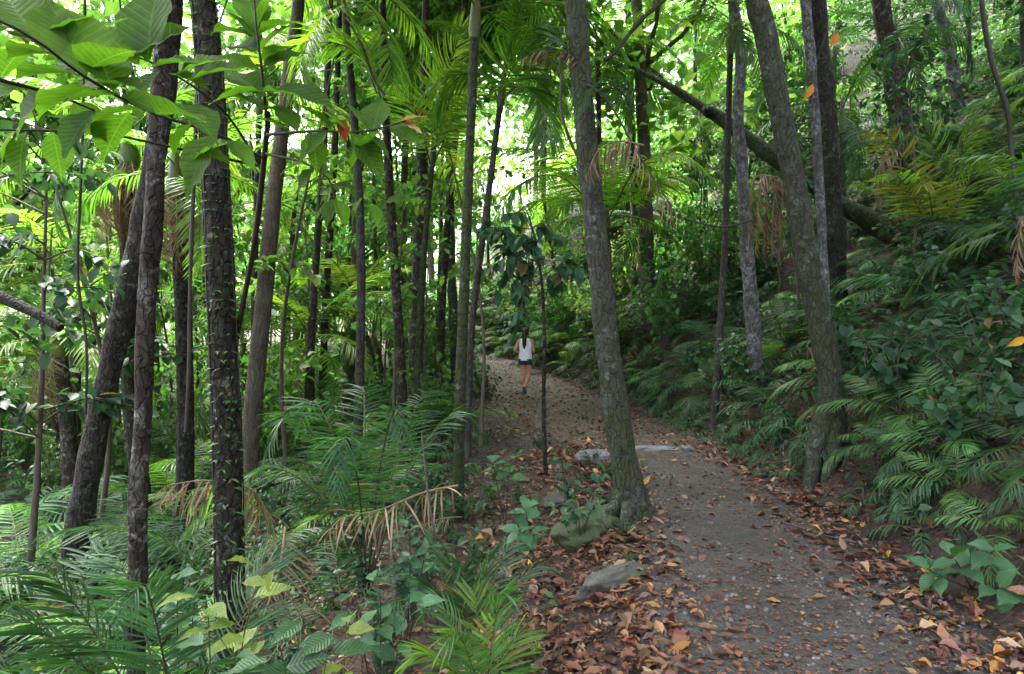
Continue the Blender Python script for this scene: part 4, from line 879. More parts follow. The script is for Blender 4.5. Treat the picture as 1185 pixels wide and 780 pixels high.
for i, (x, y) in enumerate(poisson(20, (3, 13), (4, 20), 1.2, okb, rg)):
    o = put(FR['dead%d' % (i % 2)], 'dead_frond', x, y, rg.uniform(.35, .65), rg.uniform(0, 6.28), 'dry brown frond lying among the ferns on the shaded bank', 'dead frond', 'dead fronds on the shaded bank', .5, dz=.38)
for i, (x, y) in enumerate(poisson(16, (-7, .5), (3.2, 9), .9, lambda x, y: float(xl(y)) - x > 1.6 and pxy(x, y, 0)[0] < 560, rg)):
    o = put(FR['dead%d' % (i % 2)], 'dead_frond', x, y, rg.uniform(.35, .6), rg.uniform(0, 6.28), 'dry brown frond fallen under the left trunks', 'dead frond', 'dead fronds under the left trunks', .1, dz=.25)
for i, (x, y) in enumerate(poisson(34, (-2.2, 1.4), (3., 10.5), .3, lambda x, y: .12 < float(xl(y)) - x < 2.3 and all((x - a) ** 2 + (y - b) ** 2 > .3 for a, b in ((.65, 3.9), (.62, 3.6), (.61, 5.), (.95, 5.)))  , rg)):
    put(SHRUB[rg.integers(0, 5)], 'seedling', x, y, rg.uniform(.14, .32), rg.uniform(0, 6.28), 'tiny green seedling in the leaf litter left of the path', 'seedling', 'tiny seedlings in the litter left of the path')
# fern skirt along the foot of the bank
yy = 4.2
while yy < 22:
    x = float(xr(yy)) + rg.uniform(.2, .8)
    if not 5.2 < yy < 6.35: put(SKIRT[rg.integers(0, 3)], 'fern', x, yy, rg.uniform(.75, 1.45), rg.uniform(0, 6.28), 'small dark drooping fern along the foot of the bank', 'fern', 'drooping ferns edging the path on the right', .2)
    yy += rg.uniform(.08, .2) * (1 + yy * .03)
for i, (x, y, sc, rz) in enumerate([(3.42, 4.75, .75, .4), (3.2, 4.35, .6, 2.), (3.05, 3.75, .6, 4.), (3.75, 5.3, .8, 1.), (3.4, 5.6, .7, 3.)]):
    put(FERN[4 + i % 2], 'fern', x, y, sc, rz, ['bright fern hanging over dark bare soil right of the split root tree', 'low bright fern nearest the foot of the bank', 'bright fern cut off by the right edge above the bushy seedling', 'upper bright fern on the bank above dark bare soil', 'bright fern close behind the split root tree'][i], 'fern', None, .45, dz=.05)
# left slope
def okl(x, y):
    s = float(xl(y)) - x; px, py = pxy(x, y, float(h(x, y)))
    return s > (2.3 if y < 9 else 1.5 if y < 14 else .8) and -120 < px < 760 and py < 860
for i, (x, y) in enumerate(poisson(90, (-16, 0), (4.6, 24), .95, lambda x, y: okl(x, y) and (y > 7.5 or pxy(x, y, 0)[0] < 290), rg)):
    k = rg.integers(0, 4)
    put(FERNL[k], 'understory_palm', x, y, rg.uniform(.75, 1.35), rg.uniform(0, 6.28), 'low stemless palm with arching fronds on the slope below the path', 'palm', 'low palms on the left slope')
for i, (x, y) in enumerate(poisson(30, (-9, .3), (3.2, 16), .7, okl, rg)):
    put(FERN[rg.integers(0, len(FERN))], 'fern', x, y, rg.uniform(.6, 1.1), rg.uniform(0, 6.28), 'small dark fern on the slope below the path', 'fern', 'small ferns on the left slope')
for i, (x, y) in enumerate(poisson(110, (-20, 1), (10.5, 34), 1.2, okl, rg)):
    put(SHRUBL[rg.integers(0, 4)], 'shrub', x, y, rg.uniform(.7, 1.5), rg.uniform(0, 6.28), 'bright leafy shrub in the lit forest understorey', 'shrub', 'bright shrubs in the left understorey')
for i, (x, y) in enumerate(poisson(95, (-6, .8), (2.8, 10), .5, lambda x, y: float(xl(y)) - x > 1.9 and pxy(x, y, 0)[0] < 560, rg)):
    put(SHRUB[rg.integers(0, 5)], 'shrub', x, y, rg.uniform(.4, .75), rg.uniform(0, 6.28), 'low dark leafy shrub under the left trunks', 'shrub', 'low dark shrubs under the left trunks')
for i, (x, y) in enumerate(poisson(26, (4, 17), (6, 26), 1.3, lambda x, y: okb(x, y) and x - float(xr(y)) > 1.6, rg)):
    put(FERNL[rg.integers(0, 4)], 'understory_palm', x, y, rg.uniform(.7, 1.2), rg.uniform(0, 6.28), 'low arching palm among the ferns on the shaded bank', 'palm', 'low palms on the shaded bank', .25)
for i, (x, y) in enumerate(poisson(60, (-9, 7), (16.5, 34), .75, lambda x, y: .35 < x - float(xr(y)) < 8 and 470 < pxy(x, y, 0)[0] < 720, rg)):
    put(FERNL[rg.integers(0, 4)], 'understory_palm', x, y, rg.uniform(.6, 1.1), rg.uniform(0, 6.28), 'low arching palm crowding the bank at the path bend', 'palm', 'low palms at the path bend', .2)
for i, (x, y) in enumerate(poisson(26, (-6, 0), (14, 26), .7, lambda x, y: .1 < float(xl(y)) - x < 1.6, rg)):
    put(SHRUB[rg.integers(0, 5)], 'shrub', x, y, rg.uniform(.6, 1.0), rg.uniform(0, 6.28), 'leafy low shrub along the lower edge of the far path', 'shrub', 'low shrubs edging the far path')
for y in np.arange(19.5, 40, .55):
    for q in range(2):
        x = float(xr(y)) + .3 + q * 1.1 + rg.uniform(0, .8)
        put(FERNL[rg.integers(0, 4)] if (q + int(y * 2)) % 2 else SHRUB[rg.integers(0, 5)], 'understory_palm' if (q + int(y * 2)) % 2 else 'shrub', x, y, rg.uniform(.9, 1.5), rg.uniform(0, 6.28),
            'low arching palm crowding the bank at the path bend' if (q + int(y * 2)) % 2 else 'dark leafy shrub crowding the bank at the path bend', 'palm' if (q + int(y * 2)) % 2 else 'shrub', 'low palms at the path bend' if (q + int(y * 2)) % 2 else 'dark shrubs at the path bend', .2)
# far right end of the path: shrubs closing the bend
for i, (x, y) in enumerate(poisson(120, (-5, 14), (14, 40), 1.0, lambda x, y: x - float(xr(y)) > .8 and 535 < pxy(x, y, 0)[0] < 900, rg)):
    put(SHRUBL[rg.integers(0, 4)], 'shrub', x, y, rg.uniform(.8, 1.5), rg.uniform(0, 6.28), 'pale green shrub on the far slope past the bend', 'shrub', 'pale shrubs beyond the path bend')

# slender leafy saplings
SAP = []
for i in range(5):
    rg2 = np.random.default_rng(800 + i); H = [3.2, 4.2, 2.6, 3.8, 4.8][i]; tg = Geo(); st = spline([[0, 0, -.1], [rg2.normal(0, .1), rg2.normal(0, .1), H * .4], [rg2.normal(0, .25), rg2.normal(0, .2), H]], 30)
    tg.add(*tube(st, np.linspace(.03, .008, 30), 7, .1, i)); lg = Geo()
    for q in range(16):
        a = st[rg2.integers(12, 30)]; az = rg2.uniform(0, 6.28); ln_ = rg2.uniform(.4, 1.1); tip = a + np.array([math.cos(az) * ln_, math.sin(az) * ln_, rg2.uniform(-.15, .4)])
        c = spline([a, (a + tip) / 2 + [0, 0, .12], tip], 12); tg.add(*tube(c, np.linspace(.009, .003, 12), 5)); m = 20; k = rg2.integers(3, 12, m)
        D = rg2.normal(0, .5, (m, 3)) + nrm(tip - a) * .5 + [0, 0, -.45]; leaves_on(lg, c[k] + rg2.normal(0, .03, (m, 3)), D, rg2.uniform(.08, .16, m), .3, LEAF_S, rg=rg2)
    SAP.append((tg.mesh('sapling_stem', M['twig']), lg.mesh('sapling_foliage', M[['dark', 'fern', 'gloss', 'canopy', 'canopy2'][i]])))
def sapling(k, x, y, sc, label, group):
    root = empty('sapling', G(x, y), label, 'sapling', group); root.scale = (sc, sc, sc); root.rotation_euler = (0, 0, x * 5 + y * 3)
    obj('stem', SAP[k][0], root); obj('foliage', SAP[k][1], root)
rg = np.random.default_rng(93)
for x, y in poisson(26, (5, 20), (7, 24), .9, lambda x, y: 1.8 < x - float(xr(y)) < 15 and 760 < pxy(x, y, 0)[0] < 1290, rg):
    sapling(rg.integers(0, 3), x, y, rg.uniform(.7, 1.3), 'slender dark leafed sapling on the shaded hillside', 'saplings on the shaded hillside')
for x, y in poisson(34, (-12, 1), (10, 26), 1.1, lambda x, y: float(xl(y)) - x > 1.2 and -50 < pxy(x, y, 0)[0] < 600, rg):
    sapling(rg.integers(3, 5), x, y, rg.uniform(.9, 1.5), 'slender pale leafed sapling in the lit forest', 'pale saplings in the lit forest')

for i, (px, d, sc, k) in enumerate([(-45, 5.4, 1.2, 1), (30, 6.4, 1.4, 0), (110, 7.8, 1.4, 1)]):
    x = (px - CX) * d / F; sapling(k, x, d, sc, ['glossy dark sapling at the left edge above the snapped branch', 'dark sapling with hanging leaves beside the snapped branch', 'tall dark sapling behind the thin left liana'][i], None)

# ================================================================ background trees
BG = []
for i in range(6):
    rg2 = np.random.default_rng(700 + i); H = [9, 11, 13, 8, 12, 10][i]
    g, cc = crown_geo(2500, 2.5, H * .36, .30, 710 + i, 26, DIAMOND, .36)
    tg = Geo(); tg.add(*trunk_geo(np.array([[0, 0, -.3], [.1 * rg2.normal(), .1, H * .3], [.3 * rg2.normal(), .2, H * .65], [.2, 0, H * .95]]), [.17, .14, .1, .04], 9, .1, i, .3, .2))
    limbs(tg, np.array([.1, .1, H * .45]), [c + [0, 0, H * .65] for c in cc[:10]], .06, rg2)
    BG.append((tg.mesh('trunk_bg%d' % i, M[['b_bg', 'b_pale', 'b_grey'][i % 3]]), g.mesh('crown_bg%d' % i, M[['canopy', 'canopy2', 'canopy', 'canopy', 'canopy2', 'canopy'][i]]), H))
def bgtree(k, x, y, s, label, group):
    tm, cm, H = BG[k]; root = empty('tree', G(x, y), label, 'tree', group); root.rotation_euler = (0, 0, x * 7.3 + y); root.scale = (s, s, s)
    obj('trunk', tm, root); c = obj('crown', cm, root, loc=(0, 0, H * .65)); return root
rg = np.random.default_rng(55)
def okt(x, y):
    s = float(xl(y)) - x; r = x - float(xr(y)); px = CX + x / y * F
    if not (-150 < px < 1300): return False
    if (545 < px < 610 and y < 47) or (405 < px < 475 and y < 42) or (300 < px < 345 and y < 30): return False
    return s > 2 or (r > 2.2 and y > 15)
for i, (x, y) in enumerate(poisson(54, (-34, 24), (16, 52), 3.0, okt, rg)):
    right = x - float(xr(y)) > 0
    bgtree(rg.integers(0, 6), x, y, rg.uniform(.75, 1.35), 'leafy tree on the hillside behind the path bend' if right else 'sunlit leafy tree in the forest behind the left trunks', 'trees on the far hillside' if right else 'trees in the lit forest on the left')
# thin background trunks
rg = np.random.default_rng(57)
for i, (x, y) in enumerate(poisson(18, (-14, 1), (15, 30), 1.6, lambda x, y: float(xl(y)) - x > 1.2 and -50 < pxy(x, y, 0)[0] < 640, rg)):
    root = empty('tree', G(x, y), 'thin straight young trunk in the lit forest', 'tree', 'thin young trunks in the lit forest'); Ht = rg.uniform(6, 11)
    g = Geo(); b = np.array(root.location); lean = rg.normal(0, .35, 2)
    g.add(*trunk_geo(np.array([b - [0, 0, .2], b + [lean[0] * .3, 0, Ht * .35], b + [lean[0] * .6, lean[1] * .5, Ht * .7], b + [lean[0], lean[1], Ht]]), [rg.uniform(.04, .075), .04, .02], 7, .08, i, .3))
    obj('trunk', g.mesh('trunk', M[['b_bg', 'b_pale', 'b_dark', 'b_red'][i % 4]]), root, world=True)
    c = obj('crown', CROWN['high%d' % (i % 3)][0].mesh('crown', M['canopy']) if i < 3 else bpy.data.meshes['crown' if i % 3 == 0 else 'crown.00%d' % (i % 3)], root, loc=(lean[0], lean[1], Ht)); c.scale = (.5, .5, .8)

# dense far forest
rg = np.random.default_rng(58); g = Geo()
n = 16000; x = rg.uniform(-60, 45, n); y = rg.uniform(48, 75, n); zb = h(x, y); z = zb + rg.uniform(0, 1, n) ** .8 * np.interp(x, [-60, -5, 5, 45], [20, 13, 13, 18])
keep = (hn(x * .8, z * .8 + y, 0, 18) > -1.5); x, y, z = x[keep], y[keep], z[keep]; n = len(x)
g.add(*place(DIAMOND, rg.normal(0, 1, (n, 3)) + [0, 0, -.4], rg.normal(0, .6, (n, 3)) + [0, 0, 1], np.stack([x, y, z], 1), rg.uniform(.5, 1.1, n), rg.uniform(.2, .42, n)))
obj('far_forest', g.mesh('far_forest', M['canopy2']), kind='stuff', label='pale leafy mass of the forest far behind')

# ground cover and litter
rg = np.random.default_rng(59); g = Geo()
n = 115000; y = 2.5 + 36 * rg.random(n) ** 1.2; x = rg.uniform(-20, 28, n)
s = np.maximum(x - xr(y), 0) * .8 + np.maximum(xl(y) - x - .9, 0) * .7
keep = (s > .35) & (hn(x, y, 6, 26) > -.9); x, y = x[keep], y[keep]; n = len(x)
g.add(*place(LEAF_S, rg.normal(0, 1, (n, 3)) * [1, 1, .4], rg.normal(0, .4, (n, 3)) + [0, 0, 1], np.stack([x, y, h(x, y) + rg.uniform(.02, .16, n) * (1 + y * .06)], 1), rg.uniform(.06, .14, n) * (.8 + y * .05), rg.uniform(.018, .035, n) * (.8 + y * .05)))
obj('ground_cover', g.mesh('ground_cover', M['fern']), kind='stuff', label='low leafy ground cover on the slopes')
def litter(n, seed):
    rg = np.random.default_rng(seed); y = 1.6 + 20 * rg.random(n) ** 1.5; x = rg.uniform(-7, 8, n); L, Rr = xl(y), xr(y); l = L - x; r = x - Rr
    inside = np.minimum(x - L, Rr - x)
    p = np.where(l > 0, np.clip(1.1 - l * .12, .25, 1), np.where(r > 0, np.clip(.9 - r * .15, .12, 1), np.exp(-np.maximum(inside, 0) / .28) + .09 + .75 * (y > 8.5)))
    k = rg.random(n) < p; x, y = x[k], y[k]; m = len(x)
    return x, y, rg, m
g = Geo()
for tp, nn, sd, lo, hi in ((CURL, 26000, 61, .03, .095), (CURL2, 14000, 66, .03, .09)):
    x, y, rg, m = litter(nn, sd)
    L = rg.uniform(lo, hi, m); g.add(*place(tp, rg.normal(0, 1, (m, 3)) * [1, 1, .12], rg.normal(0, .28, (m, 3)) + [0, 0, 1], np.stack([x, y, h(x, y) + rg.uniform(.012, .04, m)], 1), L, L * rg.uniform(.2, .34, m)))
for tp, nn, sd in ((CURL, 7500, 67), (CURL2, 3000, 68)):      # thick drifts along both edges close by
    x, y, rg, m = litter(nn, sd); y = 1.7 + (y - 1.6) * .36; rg = np.random.default_rng(sd); e = rg.random(m) < .78
    x = np.where(e, xl(y) + .05 - np.abs(rg.normal(0, .8, m)) + rg.normal(0, .12, m), xr(y) + .02 + rg.normal(0, .2, m))
    L = np.clip(.055 * np.exp(rg.normal(0, .45, m)), .02, .15); g.add(*place(tp, rg.normal(0, 1, (m, 3)) * [1, 1, .15], rg.normal(0, .2, (m, 3)) + [0, 0, 1], np.stack([x, y, h(x, y) + rg.uniform(.012, .045, m)], 1), L, L * rg.uniform(.13, .27, m)))
# crumbs of broken leaf trodden into the gravel
n = 12000; rg = np.random.default_rng(69); y = 1.8 + 20 * rg.random(n) ** 1.5; L_, R_ = xl(y), xr(y); x = L_ + (R_ - L_) * rg.random(n)
L = rg.uniform(.010, .035, n); g.add(*place(CURL, rg.normal(0, 1, (n, 3)) * [1, 1, .1], rg.normal(0, .2, (n, 3)) + [0, 0, 1], np.stack([x, y, h(x, y) + .026], 1), L, L * rg.uniform(.2, .45, n)))
obj('leaf_litter', g.mesh('leaf_litter', M['litter']), kind='stuff', label='brown and red leaf litter on the forest floor')
# the larger leaves one by one
FL = {}
for c in ('leafred', 'leaftan', 'leaforange', 'leafbrown'):
    for i in range(4):
        t = leaf_tpl([.02, .35, .7, .95, 1, .9, .66, .34, .1, .01], [.5, .2, .8, -.2][i], [-.3, -.6, .2, -.15][i], .05)
        FL[c, i] = Geo().add(*place(t, np.array([[1., 0, 0]]), np.array([[0, 0, 1.]]), np.zeros((1, 3)), [1.], [.19 if i % 2 else .25])).mesh('fallen_leaf', M[c])
rg = np.random.default_rng(63); cnt = 0
names = {'leafred': 'reddish brown', 'leaftan': 'pale tan', 'leaforange': 'bright orange yellow', 'leafbrown': 'dark brown'}
def side_of(x, y): return 'left' if x < float(xl(y)) + .35 else 'right' if x > float(xr(y)) - .35 else 'mid'
where = {'left': 'in the litter on the left edge of the path', 'right': 'in the litter on the right edge of the path', 'mid': 'lying on bare gravel of the path'}
while cnt < 290:
    y = 2.2 + 6.5 * rg.random() ** 1.7; x = rg.uniform(-.5, 4.); L, Rr = float(xl(y)), float(xr(y)); ins = min(x - L, Rr - x)
    if x > Rr + .5 or x < L - 1.6: continue
    pr = 1 if x < L + .15 else .75 if x > Rr - .3 else .13
    if rg.random() > pr: continue
    sd = side_of(x, y)
    c = rg.choice(['leafred', 'leaftan', 'leaforange', 'leafbrown'], p=[.42, .25, .12, .21] if sd != 'mid' else [.24, .22, .44, .1])
    o = obj('fallen_leaf', FL[c, rg.integers(0, 4)], loc=G(x, y, .022 + .03 * rg.random() * (sd != 'mid')), label='%s dry leaf %s' % (names[c], where[sd]), cat='fallen leaf', group='%s fallen leaves %s' % (names[c], where[sd]))
    sc = rg.uniform(.08, .17) if sd != 'mid' else rg.uniform(.05, .115)
    o.scale = (sc, sc, sc); o.rotation_euler = (rg.normal(0, .3), rg.normal(0, .22), rg.uniform(0, 6.28)); cnt += 1
# twigs in the litter
rg = np.random.default_rng(70)
for i in range(46):
    y = 2.4 + 6 * rg.random(); x = float(xl(y)) - rg.uniform(-.1, 1.4) if rg.random() < .6 else float(xr(y)) + rg.uniform(-.25, .3); a = rg.uniform(0, 6.28); l = rg.uniform(.08, .3)
    pp = [G(x + l * math.cos(a) * q + rg.normal(0, .012), y + l * math.sin(a) * q + rg.normal(0, .012), .03 + .012 * rg.random()) for q in (-.5, -.15, .2, .5)]
    g = Geo(); g.add(*tube(spline(pp, 10), np.linspace(.005, .0025, 10) * rg.uniform(.7, 1.5), 5, .15, i, 9)); obj('twig', g.mesh('twig', M[['twig', 'b_red', 'b_dark'][i % 3]]), label='thin brown twig lying in the leaf litter beside the path', cat='twig', group='twigs in the leaf litter')
# pebbles along the path
g = Geo(); rg = np.random.default_rng(64)
for i in range(3600):
    y = 2.2 + 10 * rg.random() ** 1.6; x = rg.uniform(float(xl(y)), float(xr(y)) + .15); r = .004 + .016 * rg.random() ** 4
    th = np.linspace(0, 2 * np.pi, 6, endpoint=False); ring = np.stack([np.cos(th), np.sin(th), 0 * th], 1) * rg.uniform(.7, 1.2, (6, 1))
    c = G(x, y, .012); V = np.vstack([c + ring * r, c + ring * r * [.55, .55, 0] + [0, 0, r * .8]])
    Fq = [(j, (j + 1) % 6, 6 + (j + 1) % 6, 6 + j) for j in range(6)] + [(6, 7, 8, 9), (6, 9, 10, 11)]; g.add(V, Fq)
obj('gravel', g.mesh('gravel', M['rockflat'], False), kind='stuff', label='loose small gravel on the path')

# ================================================================ stones
def stone(label, pts_c, size, rot, mat, seed, name='rock', cut=.25, group=None):
    rg = np.random.default_rng(seed); n, m = 48, 72
    u = np.linspace(0.001, np.pi - .001, n); v = np.linspace(0, 2 * np.pi, m, endpoint=False); U, Vv = np.meshgrid(u, v, indexing='ij')
    D = np.stack([np.sin(U) * np.cos(Vv), np.sin(U) * np.sin(Vv), np.cos(U)], -1)
    r = np.ones((n, m))
    for q in range(16):     # facet the stone with random planes
        nn = nrm(rg.normal(0, 1, 3)); dist = rg.uniform(.62, .95); dt = D @ nn; r = np.minimum(r, np.where(dt > .05, dist / np.maximum(dt, .05), 9))
    for q in range(6):
        k = rg.normal(0, 4, 3); r = r + .02 * np.sin(D @ k * 2 + rg.uniform(0, 6)) + .01 * np.sin(D @ k[::-1] * 5 + rg.uniform(0, 6))
    for q in range(40):
        k = nrm(rg.normal(0, 1, 3)) * rg.uniform(8, 45); r = r + .09 / np.linalg.norm(k) * np.sin(D @ k + rg.uniform(0, 6) + 2 * np.sin(D @ k[::-1] * .3))
    V = D * r[..., None] * np.array(size)
    i, j = np.meshgrid(np.arange(n - 1), np.arange(m), indexing='ij'); j2 = (j + 1) % m
    Fq = np.stack([i * m + j, (i + 1) * m + j, (i + 1) * m + j2, i * m + j2], -1).reshape(-1, 4)
    o = obj(name, Geo().add(V, Fq).mesh(name, M[mat]), loc=pts_c, label=label, cat='rock', group=group); o.rotation_euler = rot; return o
c = gnd(708, 4.0); stone('pale grey wedge shaped rock lying in the leaf litter', c + [0, 0, 0.015], (.30, .12, .13), (.1, -.15, .45), 'rock', 1)
sprig('low leafy seedling spilling over the mossy boulder', gnd(664, 4.95), [[P(668, 588, 4.8), P(660, 574, 4.8)], [P(685, 590, 4.75), P(694, 580, 4.7)], [P(650, 595, 4.8), P(640, 588, 4.8)]], 'fern', .1, seed=31, wr=.26, nl=7, tpl=LEAF_M, r=.004)
c = gnd(676, 5.1); stone('large mossy boulder left of the lichen trunk foot', c + [0, 0, 0.055], (.29, .27, .2), (0, .2, .4), 'rockmoss', 2)
c = gnd(700, 5.3); stone('dark mossy stone wedged against the lichen trunk', c + [0, 0, 0.005], (.22, .2, .16), (0, 0, 1.4), 'rockmoss', 12)
c = gnd(688, 7.6); stone('flat pale slab stone on the path behind the lichen trunk', c + [0, 0, 0.055], (.24, .2, .1), (0, 0, .2), 'rockflat', 3)
c = gnd(755, 8.3); stone('long flat grey step stone set across the path', c + [0, 0, 0.020], (.42, .16, .05), (0, 0, -.05), 'rockflat', 4)
c = gnd(793, 8.2); stone('small pale stone at the right end of the step', c + [0, 0, 0.025], (.11, .09, .07), (0, 0, .6), 'rockflat', 5)
c = gnd(645, 6.3); stone('grey green stone half hidden by a leafy sprig', c + [0, 0, 0.035], (.19, .16, .11), (0, 0, .9), 'rock', 6)
c = gnd(622, 6.4); stone('small mossy stone beside the foot of the dark sapling', c + [0, 0, 0.025], (.08, .08, .14), (0, 0, .9), 'rockmoss', 7)
c = gnd(703, 4.35); stone('tiny pale stone above the wedge shaped rock', c + [0, 0, -0.005], (.05, .04, .035), (0, 0, .9), 'rockflat', 8)
# sticks
def stick(label, pts, r, mat='b_dark', name='stick'):
    g = Geo(); c = spline(pts, 14); g.add(*tube(c, np.linspace(r, r * .5, 14), 6, .15, 2, 9)); obj(name, g.mesh(name, M[mat]), label=label, cat='stick')
gp = lambda px, d, dz=.03: gnd(px, d) + [0, 0, dz]
stick('brown stick on the bottom edge of the leaf litter', [gp(590, 2.9, .05), gp(615, 3.0, .04), gp(640, 3.2, .05)], .012, 'b_red')
stick('dark wet stick among leaves on the right path edge', [gp(1010, 3.6), gp(1060, 3.4, .05), gp(1110, 3.2)], .012)
stick('long thin twig on the right path edge', [gp(905, 5.), gp(960, 4.6, .04), gp(1010, 4.4)], .007, 'twig')
stick('bare pale twig rising from the low plants in mid foreground', [gp(525, 4.2, .0), P(500, 600, 4.2), P(493, 550, 4.2), P(488, 500, 4.3)], .008, 'twig')

# ================================================================ the walker
def person(loc, Ht):
    g = Geo(); s = Ht / 1.65
    def cap(a, b, r0, r1, ns=12, sq=1.):
        a = np.array(a) * s; b = np.array(b) * s; d = nrm(b - a)
        t = np.linspace(0, 1, 7); e = np.linspace(0, np.pi / 2, 5)[1:]
        pts = [a - d * r0 * s * math.sin(x) for x in e[::-1]] + [a + (b - a) * q for q in t] + [b + d * r1 * s * math.sin(x) for x in e]
        rad = [max(r0 * s * math.cos(x), .0004) for x in e[::-1]] + [(r0 + (r1 - r0) * q) * s for q in t] + [max(r1 * s * math.cos(x), .0004) for x in e]
        g.add(*tube(np.array(pts), np.array(rad), ns))
    def ell(c, r, n=14):
        u = np.linspace(.02, np.pi - .02, n); v = np.linspace(0, 2 * np.pi, 18, endpoint=False); U, Vv = np.meshgrid(u, v, indexing='ij')
        V = np.stack([np.sin(U) * np.cos(Vv) * r[0], np.sin(U) * np.sin(Vv) * r[1], np.cos(U) * r[2]], -1) * s + np.array(c) * s
        i, j = np.meshgrid(np.arange(n - 1), np.arange(18), indexing='ij'); j2 = (j + 1) % 18
        g.add(V, np.stack([i * 18 + j, (i + 1) * 18 + j, (i + 1) * 18 + j2, i * 18 + j2], -1).reshape(-1, 4))
    # faces +Y (walking away); left is -X.  torso
    ell((0, 0, .92), (.155, .115, .13)); ell((0, .0, 1.08), (.125, .09, .14)); ell((0, .01, 1.25), (.15, .10, .15)); cap((-.13, 0, 1.335), (.13, 0, 1.335), .05, .05)
    cap((0, 0, 1.36), (0, .02, 1.46), .052, .045)
    ell((0, .035, 1.545), (.072, .09, .108)); ell((0, .055, 1.49), (.05, .06, .06)); cap((0, .12, 1.545), (0, .135, 1.52), .012, .017); ell((0, .118, 1.495), (.025, .012, .009))
    for sx in (-1, 1): ell((sx * .074, .03, 1.535), (.012, .02, .03), 8)
    # arms: left elbow bent outwards, right hanging slightly forward
    cap((-.175, 0, 1.325), (-.25, -.08, 1.09), .046, .036); cap((-.25, -.08, 1.09), (-.17, .13, 1.03), .036, .026)
    cap((.17, 0, 1.325), (.205, .02, 1.08), .045, .036); cap((.205, .02, 1.08), (.15, .19, 1.0), .035, .026)
    for hx, hy, hz, fx in ((-.155, .17, 1.02, .35), (.135, .23, .985, -.35)):
        cap((hx, hy - .02, hz), (hx + fx * .04, hy + .045, hz - .01), .026, .03)
        for q in range(4):
            zz = hz + .025 - q * .017; l = (.03, .036, .033, .025)[q]
            cap((hx + fx * .04, hy + .06, zz), (hx + fx * .07, hy + .07 + l, zz - .006), .0095, .009, 8); cap((hx + fx * .07, hy + .07 + l, zz - .006), (hx + fx * .15, hy + .06 + l, zz - .015), .009, .008, 8)
        cap((hx, hy + .01, hz + .025), (hx + fx * .08, hy + .06, hz + .045), .011, .009, 8)
    # legs: left carries, right trailing with heel up
    cap((-.075, 0, .88), (-.065, .03, .48), .088, .055); cap((-.065, .03, .48), (-.06, -.01, .10), .055, .034); ell((-.064, -.012, .36), (.05, .056, .11))
    cap((.075, 0, .88), (.075, .05, .48), .088, .055); cap((.075, .05, .48), (.055, -.27, .25), .054, .034); ell((.07, -.08, .39), (.05, .055, .10))
    cap((-.06, -.03, .05), (-.065, .16, .04), .036, .034); cap((.055, -.31, .22), (.06, -.24, .07), .036, .033)
    me = g.mesh('body_raw', [])
    skin = plain('skin', (.42, .21, .13), (.50, .27, .17), 14, .5, .05); me.materials.append(skin)
    t = bpy.data.objects.new('tmp', me); COL.objects.link(t)
    m = t.modifiers.new('r', 'REMESH'); m.mode = 'VOXEL'; m.voxel_size = .0065; m.use_smooth_shade = True
    sm = t.modifiers.new('s', 'SMOOTH'); sm.iterations = 4; sm.factor = .5
    bpy.context.view_layer.update(); dg = bpy.context.evaluated_depsgraph_get()
    bm = bpy.data.meshes.new_from_object(t.evaluated_get(dg)); bpy.data.objects.remove(t)
    bm.materials.clear(); bm.materials.append(skin); bm.polygons.foreach_set('material_index', np.zeros(len(bm.polygons), int))
    root = empty('person', loc, 'walker seen from behind in white sleeveless top and dark shorts with long ponytail', 'person')
    bm.name = 'body'; obj('body', bm, root)
    def shell(name, rows, mat, ns=28, fold=.012):
        V = []; th = np.linspace(0, 2 * np.pi, ns, endpoint=False)
        for (cx, cy2, z, rx, ry) in rows:
            f = 1 + fold * np.sin(5 * th + z * 30) + fold * np.sin(9 * th + z * 17)
            V.append(np.stack([cx + rx * np.cos(th) * f, cy2 + ry * np.sin(th) * f, np.full(ns, z)], 1) * s)
        V = np.array(V); n = len(rows); i, j = np.meshgrid(np.arange(n - 1), np.arange(ns), indexing='ij'); j2 = (j + 1) % ns
        return obj(name, Geo().add(V, np.stack([i * ns + j, i * ns + j2, (i + 1) * ns + j2, (i + 1) * ns + j], -1).reshape(-1, 4)).mesh(name, mat), root)
    shell('tank_top', [(0, 0, .85, .165, .13), (0, 0, .93, .168, .132), (0, 0, 1.02, .155, .118), (0, 0, 1.1, .15, .112), (0, .005, 1.2, .165, .118), (0, .01, 1.28, .172, .118), (0, .01, 1.34, .165, .09), (0, .01, 1.385, .13, .068), (0, .01, 1.405, .075, .058)], plain('white_fabric', (.66, .66, .74), (.78, .78, .86), 12, .8, .3))
    shm = plain('dark_fabric', (.018, .02, .035), (.035, .04, .06), 20, .8, .2)
    shell('shorts', [(-.077, .012, .74, .1, .1), (-.076, .01, .8, .101, .105), (-.06, 0, .87, .11, .12), (0, 0, .93, .152, .116)], shm)
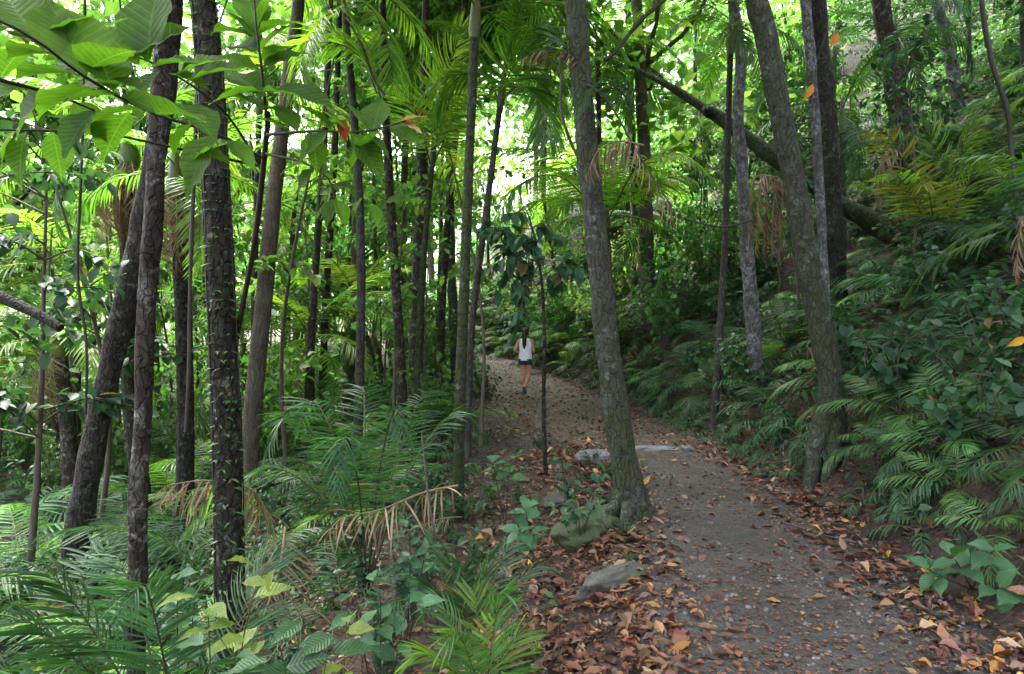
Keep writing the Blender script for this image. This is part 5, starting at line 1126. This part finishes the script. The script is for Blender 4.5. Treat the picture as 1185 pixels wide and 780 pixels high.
    shell('shorts_leg', [(.077, .012, .74, .1, .1), (.076, .01, .8, .101, .105), (.06, 0, .87, .11, .12), (0, 0, .925, .150, .114)], shm)
    hm = plain('black_hair', (.008, .007, .008), (.025, .02, .02), 60, .4, .5, (1, 1, .1))
    hg = Geo()
    def hell(c, r, zmin, n=14):
        u = np.linspace(.02, np.pi - .02, n); v = np.linspace(0, 2 * np.pi, 22, endpoint=False); U, Vv = np.meshgrid(u, v, indexing='ij')
        D = np.stack([np.sin(U) * np.cos(Vv) * r[0], np.sin(U) * np.sin(Vv) * r[1], np.cos(U) * r[2]], -1)
        front = (D[..., 1] > .03) & (D[..., 2] < .05); D[front] *= .85
        i, j = np.meshgrid(np.arange(n - 1), np.arange(22), indexing='ij'); j2 = (j + 1) % 22
        hg.add((D + np.array(c)) * s, np.stack([i * 22 + j, (i + 1) * 22 + j, (i + 1) * 22 + j2, i * 22 + j2], -1).reshape(-1, 4))
    hell((0, .02, 1.56), (.082, .098, .108), 0)
    hg.add(*tube(spline(np.array([(0, -.07, 1.6), (0, -.115, 1.57), (.005, -.125, 1.46), (.008, -.13, 1.34), (.004, -.125, 1.2), (0, -.122, 1.13)]) * s, 16), np.interp(np.linspace(0, 1, 16), [0, .12, .4, .75, 1], [.036, .046, .064, .05, .008]) * s, 10, .12, 2, 20))
    obj('hair', hg.mesh('hair', hm), root)
    shoe = plain('shoe', (.05, .05, .055), (.12, .12, .13), 30, .7, .2)
    for nm, a, b in (('shoe', (-.06, -.05, .045), (-.066, .17, .035)), ('shoe', (.055, -.325, .22), (.06, -.235, .065))):
        a = np.array(a); b = np.array(b); sg = Geo(); sg.add(*tube(spline(np.array([a - (b - a) * .12, a, (a + b) / 2, b, b + (b - a) * .12]) * s, 14), np.interp(np.linspace(0, 1, 14), [0, .12, .5, .85, 1], [.004, .045, .046, .042, .004]) * s, 10)); obj(nm, sg.mesh('shoe', shoe), root)
    return root
dw = 15.; wk = person(G((608 - CX) * dw / F, dw, .015), 1.63)
wk.rotation_euler = (0, 0, -.28)
